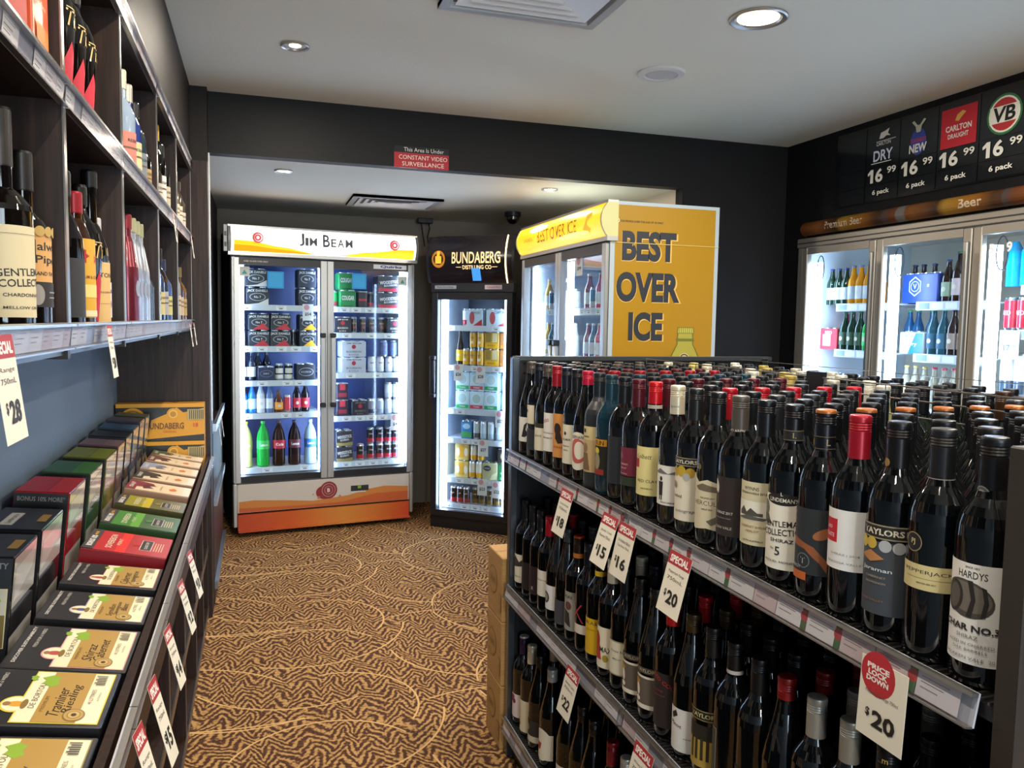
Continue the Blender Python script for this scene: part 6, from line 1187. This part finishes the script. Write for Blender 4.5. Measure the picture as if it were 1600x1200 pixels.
bput(pk(.085, .13, '#3c78a8', [L(-.04, .01, .04, .05, '#4c9c58'), ('e', 0, .09, .03, .02, '#a8c8d8')], 'bg'), 'drinks_pack', ub(719), S, 'small blue and green pack on fourth shelf '+k_)
for i, x in enumerate((733, 745, 757, 770, 783)): bput(can_mesh('#b0bcc0', '#98a8ac' if i else '#5c5450', .132, .027), 'drink_can', ub(x), S, ORD[i]+' silvery can from left on fourth shelf '+k_, .15)
S = .358
p = pk(.11, .128, '#d0b468', [L(-.02, .02, .02, .11, '#d89c20'), ('e', -.03, .06, .015, .03, '#e8e0c8'), ('e', .035, .06, .015, .03, '#e8e0c8')], 'wg')
bput(p, 'drinks_pack', ub(711), S, 'lower white and gold pack on fifth shelf '+k_); bput(p, 'drinks_pack', ub(711), S+.129, 'upper white and gold pack on fifth shelf '+k_)
c_ = can_mesh('#d0c8b0', '#d09418', .128, .027)
for i, x in enumerate((730, 741)): bput(c_, 'drink_can', ub(x), S, ['left', 'right'][i]+' white and amber can, lower layer, fifth shelf '+k_, .15); bput(c_, 'drink_can', ub(x), S+.129, ['left', 'right'][i]+' white and amber can, upper layer, fifth shelf '+k_, .15)
bput(pk(.12, .13, '#a8a478', [('e', -.02, .085, .03, .02, '#1c2430'), T(-.02, .085, .01, 'GINGER', .045, '#c8c8b8'), ('p', [(0, .0), (.05, .01), (.055, .06), (.02, .04)], '#d8d4a8')], 'gg'), 'drinks_pack', ub(755), S, 'cream pack with black oval, stacked lower on fifth shelf '+k_)
bput(pk(.10, .13, '#1c5c38', [('p', [(-.03, .01), (.03, .01), (.03, .03), (-.03, .03)], '#58a070'), ('p', [(-.03, .05), (.03, .05), (.03, .065), (-.03, .065)], '#58a070')], 'gn'), 'drinks_pack', ub(779), S, 'dark green pack at right of fifth shelf '+k_)
bput(pk(.10, .10, '#2a2824', [('e', 0, .05, .025, .03, '#8c8468')], 'bk2'), 'drinks_pack', ub(779), S+.131, 'black pack on top of the dark green one '+k_)
S = .168
for i, x in enumerate((699, 709, 720)): bput(can_mesh('#1c181c', '#b02c34' if i < 2 else '#8c3028', .125, .026, canart(.125, 'RUM', '#c8a8a0', None, .03)), 'drink_can', ub(x), S, ['left', 'middle', 'right'][i]+' black and red can on lowest shelf '+k_, .13)
for i, x in enumerate((733, 745, 757, 769, 782)): bput(can_mesh('#3c3420', '#6c5424', .125, .026, canart(.125, 'RUM', '#a89058', None, .03)), 'drink_can', ub(x), S, ORD[i]+' dark gold can from left on lowest shelf '+k_, .15)
for i, (x, z, pr) in enumerate(((708, 1.19, '26'), (744, 1.18, '28'), (776, .87, '27'), (750, .655, '27'), (749, .37, '23'), (772, .36, '22'))):
    ftag(BUL, BUA, ub(x), .09, z, pr, ['left ticket under second shelf', 'right ticket under second shelf', 'ticket under third shelf', 'ticket under fourth shelf', 'left ticket under fifth shelf', 'right ticket under fifth shelf'][i]+' '+k_, .075, .12)

# ---------------------------------------------------------------- yellow two-door fridge, side panel towards the camera
YW, YD = 1.33, .63; YL_, YA = (1.645, 5.0), -pi/2
YF = upright_fridge('upright_fridge', YW, YD, 2.105, 2, YL_, YA, 'two-door fridge with yellow side panel reading best over ice', [(1.58, 1.58), (1.30, 1.30), (1.02, 1.02), (.74, .74), (.46, .46)], body='#a9b4ba', led=11, back='#a8c0d0', hdr=.19)
hy = [('t', .05, 2.01, .07, 'BEST OVER ICE', {'w': .62, 'b': .01}, '#8a6a10'), ('t', -.42, 2.005, .022, 'BUNDABERG', {'w': .16}, '#b06a10'), ('p', [(.45, 1.98), (.5, 2.05), (.56, 2.06), (.53, 1.96)], '#b8941c'), ('r', -.66, 1.94, -.60, 2.085, '#ffd24a'), ('e', -.25, 2.06, .16, .022, '#fff0a8'), ('e', .3, 1.965, .22, .014, '#ffd860')]
header(YF, YW, 1.93, 2.095, .035, '#ffbe20', 1.15, hy, '#c9c489')
b = MB(); b.box(.03, YW-.03, .01, .05, .07, .365, M('#c8961c', 'satin')); b.obj('lower_panel', YF, smooth=False)
# graphic on its near side (local +x end): u runs into the fridge
b = MB(); b.box(YW, YW+.004, .02, YD+.0, .07, 2.105, M('#aab6bc', 'satin')); f = plane((YW+.0045, .0, 0), (0, 1, 0), (0, 0, 1))
DT = '#2b2f36'; SH = '#dcaf56'; g2 = [L(.045, .09, YD-.022, 2.088, '#a47a0a')]
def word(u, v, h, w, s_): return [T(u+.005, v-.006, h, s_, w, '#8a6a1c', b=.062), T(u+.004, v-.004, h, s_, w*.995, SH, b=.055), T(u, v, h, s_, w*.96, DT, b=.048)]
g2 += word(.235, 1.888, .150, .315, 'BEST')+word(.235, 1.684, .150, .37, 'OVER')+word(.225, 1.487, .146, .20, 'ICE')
g2 += [T(.19, 2.008, .010, 'FOR PEOPLE OVER THE AGE OF 18 ONLY', .24, '#3c3420', b=.02), ('c', .058, 2.010, .013, '#3c3420'), ('c', .058, 2.010, .011, '#d8c88c'), T(.058, 2.010, .010, '18', None, '#3c3420', b=.03)]
g2 += [('p', [(.345, .9), (.56, .9), (.56, 1.28), (.545, 1.32), (.50, 1.40), (.497, 1.475), (.408, 1.475), (.405, 1.40), (.36, 1.32), (.345, 1.28)], '#54581c'), ('p', [(.35, .9), (.555, .9), (.555, 1.28), (.54, 1.315), (.495, 1.40), (.492, 1.47), (.413, 1.47), (.410, 1.40), (.365, 1.315), (.35, 1.28)], '#a39a3c'),
       ('p', [(.405, 1.455), (.503, 1.455), (.50, 1.487), (.408, 1.487)], '#5c6020'), ('p', [(.409, 1.458), (.499, 1.458), (.496, 1.484), (.412, 1.484)], '#b8b04c'), ('r', .400, 1.415, .505, 1.43, '#6c6c28'), ('c', .45, 1.325, .030, '#c8c090'), ('c', .45, 1.325, .026, '#2c3018'), ('c', .45, 1.325, .020, '#c8c090'), T(.45, 1.325, .024, 'B', None, '#2c3018', b=.03)]+[L(.415+i*.012, 1.458, .418+i*.012, 1.484, '#6c6c28') for i in range(7)]
g2 += [('r', .02, 1.9005, YD, 1.9035, '#d8bc6c')]
b.decal(f, g2, off=.0004, step=.00012, M0='satin'); b.obj('side_graphic', YF, smooth=False)
uy = [(.10, '#c8a030'), (.18, '#3c6c8c'), (.27, '#8c3c34'), (.36, '#b8b8b0'), (.45, '#5c7c3c'), (.56, '#c8c4b8'), (.76, '#8c4c5c'), (.84, '#4c7c9c'), (.92, '#c84c58'), (1.01, '#dcdcd8'), (1.10, '#7c94a4'), (1.19, '#c8b04c')]
for zi, S in enumerate((1.58, 1.30, 1.02)):
    for i, (u, c) in enumerate(uy):
        if zi == 0 and i % 2: 
            me = can_mesh(c, '#c8ccd0', .12, .030)
        else: me = beer_mesh(M(c, 'gloss'), '#d8dcd8', '#c8c8c4', .20, .029)
        put(None, YL_, YA, me, 'drink_can' if (zi == 0 and i % 2) else 'drink_bottle', u, .16, S, f'{ORD[i]} drink from the far end on the {["top", "second", "third"][zi]} shelf of the yellow fridge', 'can' if (zi == 0 and i % 2) else 'bottle', 'drinks in the yellow fridge')
ftag(YL_, YA, .95, .016, 1.855, '99', 'orange-yellow notice stuck inside the yellow fridge door', .09, .10)

# ---------------------------------------------------------------- built-in beer fridges in the right wall
XB = 3.12
B = empty('beer_fridge', (3.12, 2.8, 0)); tag(B, 'built-in row of aluminium glass-door beer fridges in black right wall', 'fridge')
wl = M('#cdd6dc', 'satin'); b = MB()
b.box(XB+.02, 3.95, 4.112, 4.122, .1, 2.02, wl); b.box(3.94, 3.95, 1.52, 4.11, .1, 2.02, M('#c9c4b4', 'satin')); b.box(XB+.02, 3.95, 1.52, 4.12, 2.012, 2.022, M('#d4cfbf', 'satin')); b.box(XB+.02, 3.95, 1.52, 4.12, .09, .1, wl); b.box(XB+.02, 3.95, 1.505, 1.515, .1, 2.02, wl); child_of(B, b, 'inner_liner')
b = MB()
b.box(3.095, 3.135, 1.505, 4.118, 1.968, 2.022, ALUD, .004); b.box(3.105, 3.135, 4.075, 4.118, .1, 1.968, ALUD, .004); b.box(3.092, 3.10, 1.505, 4.118, 1.99, 1.996, M('#2a2a2c', 'satin')); b.box(3.095, 3.135, 1.505, 4.118, .04, .13, ALUD)
child_of(B, b, 'outer_frame')
edges = [4.073, 3.470, 2.872, 2.27, 1.67]
for i in range(4):
    y1, y0 = edges[i], edges[i+1]+.006; fw = .048
    b = MB(); X0, X1 = 3.098, 3.132
    b.box(X0, X1, y1-fw, y1, .13, 1.963, ALUD, .004); b.box(X0, X1, y0, y0+fw, .13, 1.963, ALUD, .004); b.box(X0, X1, y0+fw, y1-fw, 1.925, 1.963, ALUD); b.box(X0, X1, y0+fw, y1-fw, .13, .18, ALUD)
    b.box(X0+.01, X1, y0-.006, y0, .13, 1.965, M('#1c1c1e', 'satin')); d = child_of(B, b, 'door')
    b = MB(); b.box(3.116, 3.121, y0+fw-.002, y1-fw+.002, .178, 1.927, GLASS); child_of(B, b, 'glass', par=d).matrix_parent_inverse = Matrix.Identity(4)
    b = MB(); b.box(3.078, 3.098, y0+.004, y0+.026, .9, 1.9, M('#b4b4b2', 'metal'), .004); child_of(B, b, 'handle', par=d)
    b = MB(); b.box(3.15, 3.185, y1-.085, y1-.045, .2, 1.88, M(LEDM, 'emit', 26)); child_of(B, b, 'led_tube')
    if i < 3:
        b = MB(); pts = [(3.14, y1-.12+.03*sin(a), 1.84+.075*cos(a)) for a in [2*pi*k/16 for k in range(17)]]; b.tube(pts, .003, M('#3c4c5c', 'satin'), 6); child_of(B, b, 'cable_loop', smooth=True)
    for z in ((1.635, 1.368, 1.09, .80, .5) if i != 2 else (1.70, 1.50, 1.20, .9, .6)):
        b = MB(); b.box(3.27, 3.9, y0+.03, y1-.12, z-.008, z-.002, M('#d0d6da', 'satin')); sh = child_of(B, b, 'shelf')
        b = MB(); b.box(3.262, 3.27, y0+.03, y1-.12, z-.04, z+.004, M('#c0ccd8', 'satin'))
        f = plane((3.2615, 0, 0), (0, -1, 0), (0, 0, 1)); b.decal(f, [L(-(y1-.14)+k*.085, z-.034, -(y1-.14)+k*.085+.07, z-.002, '#dfe4e8' if k % 3 else '#7c90b8') for k in range(5)]); child_of(B, b, 'ticket_strip', par=sh)
b = MB(); f = plane((3.113, 4.12, 0), (0, -1, 0), (0, 0, 1)); b.decal(f, [T(1.335, 1.86, .045, '5', None, '#d8dcdc', b=.04), T(1.425, 1.862, .045, '9', None, '#d8dcdc', b=.04)], off=.0005); child_of(B, b, 'door_numerals')
def bf(me, kind, px, z, label, X=3.31):
    if kind == 'drinks_pack': X = max(X, 3.342)
    P = hit('X', X, px, 480); o = inst(me, kind, None, (X, P.y, z), (0, 0, -pi/2)); hw = half(me)
    k_ = 0 if P.y > 3.47 else 1 if P.y > 2.87 else 2
    def fn(u_, o=o): o.location.y = -u_
    ROWS.setdefault(('beer', k_, round(z, 3), X > 3.38), []).append([o, -P.y, hw, (-4.108, -3.465, -2.865)[k_], (-3.47, -2.87, -2.1)[k_], fn])
    tag(o, label, {'drinks_pack': 'drinks pack', 'drink_can': 'can', 'drink_bottle': 'bottle'}[kind], 'drinks in the wall beer fridges'); return o
G1 = M('#12301c', 'wine'); AM = named('amber_beer', b_liquid('#d8901c', .1, .2)); BR = M('#2a140a', 'wine'); CL = named('pale_clear', b_liquid('#d0cdb8', .08, .5)); GBr = named('bright_green_glass', b_liquid('#1fae4c', .1, .2)); CY = named('cyan_drink', b_liquid('#109cc8', .15, .1))
d1 = 'behind the first beer fridge door'; d2 = 'behind the second beer fridge door'; d3 = 'behind the third beer fridge door'
for i, x in enumerate((1303, 1311, 1320)): bf(beer_mesh(G1, '#c4ccd0', '#2c3c7c', .215, .030), 'drink_bottle', x, 1.635, ['left', 'middle', 'right'][i]+' dark green beer bottle on top shelf '+d1)
for i, x in enumerate((1331, 1342, 1353)): bf(beer_mesh(AM, '#b0bcc8' if i != 1 else '#c8ccd0', '#5c6c98', .225, .030), 'drink_bottle', x, 1.635, ['left', 'middle', 'right'][i]+' amber beer bottle on top shelf '+d1)
bf(pk(.13, .14, '#d88c18', [L(-.06, .0, .06, .07, '#e09c1c'), L(-.06, .07, .06, .13, '#a8c0d8'), T(0, .09, .014, 'EXTRA', .08, '#2c4c7c')], 'cor'), 'drinks_pack', 1360, 1.635, 'amber and white beer pack near door edge '+d1, X=3.45)
bf(pk(.15, .13, '#c0303c', [L(-.05, .02, .02, .09, '#a8b4c0'), T(.0, .10, .02, 'RED', .06, '#e8d8d8')], 'redp'), 'drinks_pack', 1307, 1.368, 'red beer carton at left of second shelf '+d1)
for i, x in enumerate((1303, 1312)): bf(beer_mesh(M('#a81c2c', 'gloss'), None, '#c83040', .215, .028), 'drink_bottle', x, 1.368, ['left', 'right'][i]+' red bottle behind the red carton '+d1, X=3.45)
for i, x in enumerate((1325, 1335, 1345)): bf(beer_mesh(G1, '#34503c', '#28583c', .225, .031), 'drink_bottle', x, 1.368, ['left', 'middle', 'right'][i]+' dark green bottle on second shelf '+d1)
bf(beer_mesh(GBr, '#38c468', '#30b860', .225, .031), 'drink_bottle', 1355, 1.368, 'bright green bottle on second shelf '+d1)
for i, x in enumerate((1302, 1315, 1328, 1342, 1355)): bf(can_mesh('#8ca4b4', '#b4c4cc', .14, .030), 'drink_can', x, 1.09, ORD[i]+' silver blue can from left on third shelf '+d1)
bf(pack_mesh(.235, .155, .13, '#1c3c94', [('p', [(-.03+.045*cos(radians(60*k+30)), .085+.052*sin(radians(60*k+30))) for k in range(6)], '#b8c8d8'), ('p', [(-.03+.039*cos(radians(60*k+30)), .085+.045*sin(radians(60*k+30))) for k in range(6)], '#1c3c94'), ('c', -.03, .085, .028, '#b8c8d8'), ('c', -.03, .085, .024, '#1c3c94'), T(-.03, .085, .026, 'V', None, '#b8c8d8', b=.03), L(.05, .08, .065, .095, '#a8b8d8')], 'vbs'), 'drinks_pack', 1432, 1.635, 'large blue hexagon-logo beer carton on top shelf '+d2)
for i, x in enumerate((1428, 1440, 1455)): bf(beer_mesh(BR, None, '#243464', .215, .030), 'drink_bottle', x, 1.635, ['left', 'middle', 'right'][i]+' blue-capped bottle behind the blue carton '+d2, X=3.46)
bf(beer_mesh(BR, '#8ca48c', '#2c4c84', .215, .031), 'drink_bottle', 1476, 1.635, 'brown bottle with green-grey label right of the blue carton '+d2)
for i, x in enumerate((1494, 1505)): bf(beer_mesh(BR, '#b8a8a8', '#2c6c44', .25, .031), 'drink_bottle', x, 1.635, ['left', 'right'][i]+' tall green-capped brown bottle on top shelf '+d2)
bf(pack_mesh(.16, .12, .13, '#c8d4dc', [('p', [(-.02, .0), (.078, .0), (.078, .11), (.03, .11)], '#1c6cb8'), T(-.02, .095, .016, 'CARLTON', .07, '#54606c'), T(.01, .05, .024, 'Dry', .06, '#e8ecf0')], 'dry'), 'drinks_pack', 1432, 1.368, 'white and blue beer carton on second shelf '+d2)
for i, x in enumerate((1424, 1436, 1450)): bf(beer_mesh(M('#1c5c8c', 'gloss'), '#a8c8c8', '#38a864', .235, .030), 'drink_bottle', x, 1.368, ['left', 'middle', 'right'][i]+' green-capped bottle behind white and blue carton '+d2, X=3.46)
for i, x in enumerate((1464, 1475)): bf(beer_mesh(M('#1c4c5c', 'wine'), '#2c5c78', '#38a864', .235, .031), 'drink_bottle', x, 1.368, ['left', 'right'][i]+' teal bottle beside the white and blue carton '+d2)
for i, x in enumerate((1488, 1499)): bf(beer_mesh(BR, '#8c7c70', '#8c3c30', .24, .031), 'drink_bottle', x, 1.368, ['left', 'right'][i]+' brown beer bottle on second shelf '+d2)
for i, x in enumerate((1424, 1436, 1448, 1460, 1473, 1487)): bf(beer_mesh(CL, '#c0a868' if i < 3 else '#b8bcb0', '#c8b060' if i < 3 else '#c04454', .215, .030), 'drink_bottle', x, 1.09, ORD[i]+' clear bottle from left on third shelf '+d2)
for i, x in enumerate((1578, 1592, 1606)): bf(beer_mesh(CY, None, '#1c5c48', .20, .036, .75), 'drink_bottle', x, 1.70, ['left', 'middle', 'right'][i]+' cyan bottle on top shelf '+d3)
for i, x in enumerate((1576, 1590, 1604)): bf(can_mesh('#b83444', '#b02c3c', .15, .033, [T(0, .08, .02, 'RED', .04, '#e0c0c4')]), 'drink_can', x, 1.50, ['left', 'middle', 'right'][i]+' red can on second shelf '+d3)
for i, x in enumerate((1576, 1592)): bf(can_mesh('#d8dcdc', '#3c4c5c', .2, .036), 'drink_can', x, 1.20, ['left', 'right'][i]+' tall white can on third shelf '+d3)
for i, x in enumerate((1584, 1602)): bf(pk(.1, .14, '#2444a8', [L(-.05, .09, .05, .12, '#d8b838'), ('p', [(-.02, .02), (.03, .03), (.01, .08)], '#d8dce0')], 'bp'), 'drinks_pack', x, .98 if False else .902, ['left', 'right'][i]+' blue and yellow pack on fourth shelf '+d3)
o = bpy.data.objects  # ticket with 17.99
settle()
P = hit('X', 3.255, 1577, 530); b = MB(); b.box(-.05, .05, -.0006, 0, -.13, 0, M('#dfe4e0')); b.decal(plane((0, -.0007, 0), (1, 0, 0), (0, 0, 1)), [T(-.01, -.08, .03, '17', None, '#3c5c5c', b=.03), T(.028, -.073, .016, '99', None, '#3c5c5c', b=.03)])
tag(b.obj('price_ticket', None, (3.255, P.y, 1.50), (0, 0, -pi/2), smooth=False), 'white 17.99 ticket hanging behind the third beer fridge door', 'price ticket')
# ================================================================ LIGHT AND CAMERA
wd_ = bpy.data.worlds.new('world'); SC.world = wd_; wd_.use_nodes = True
wd_.node_tree.nodes['Background'].inputs[0].default_value = (.35, .5, .8, 1); wd_.node_tree.nodes['Background'].inputs[1].default_value = .4
L_ = bpy.data.lights.new('shop_window_daylight', 'AREA'); L_.shape = 'RECTANGLE'; L_.size = 2.2; L_.size_y = 2.0; L_.energy = 190; L_.color = (.86, .93, 1)
inst(L_, 'shop_window_daylight', None, (.55, -3.2, 1.35), (radians(90), 0, 0))
cd = bpy.data.cameras.new('camera'); co = inst(cd, 'camera'); SC.camera = co
cd.sensor_fit = 'HORIZONTAL'; cd.sensor_width = 36; cd.lens = FPX/1600*36; cd.clip_start = .05
co.matrix_world = Matrix.Translation(CAM) @ Matrix((CR, CU, -CF)).transposed().to_4x4()
vs = SC.view_settings; vs.view_transform = 'Standard'; vs.look = 'None'; vs.gamma = 1; vs.exposure = 0; vs.use_curve_mapping = False
SC.cycles.use_denoising = True; SC.cycles.max_bounces = 7; SC.cycles.transparent_max_bounces = 12; SC.cycles.sample_clamp_indirect = 4; SC.cycles.caustics_reflective = False; SC.cycles.caustics_refractive = False
d_ = {k: v for k, v in SEEN.items() if len(v) > 1}
if d_: print('SHARED LABELS', len(d_), list(d_.items())[:12])
print('TOP', sum(1 for o in SC.objects if not o.parent), 'ALL', len(SC.objects))
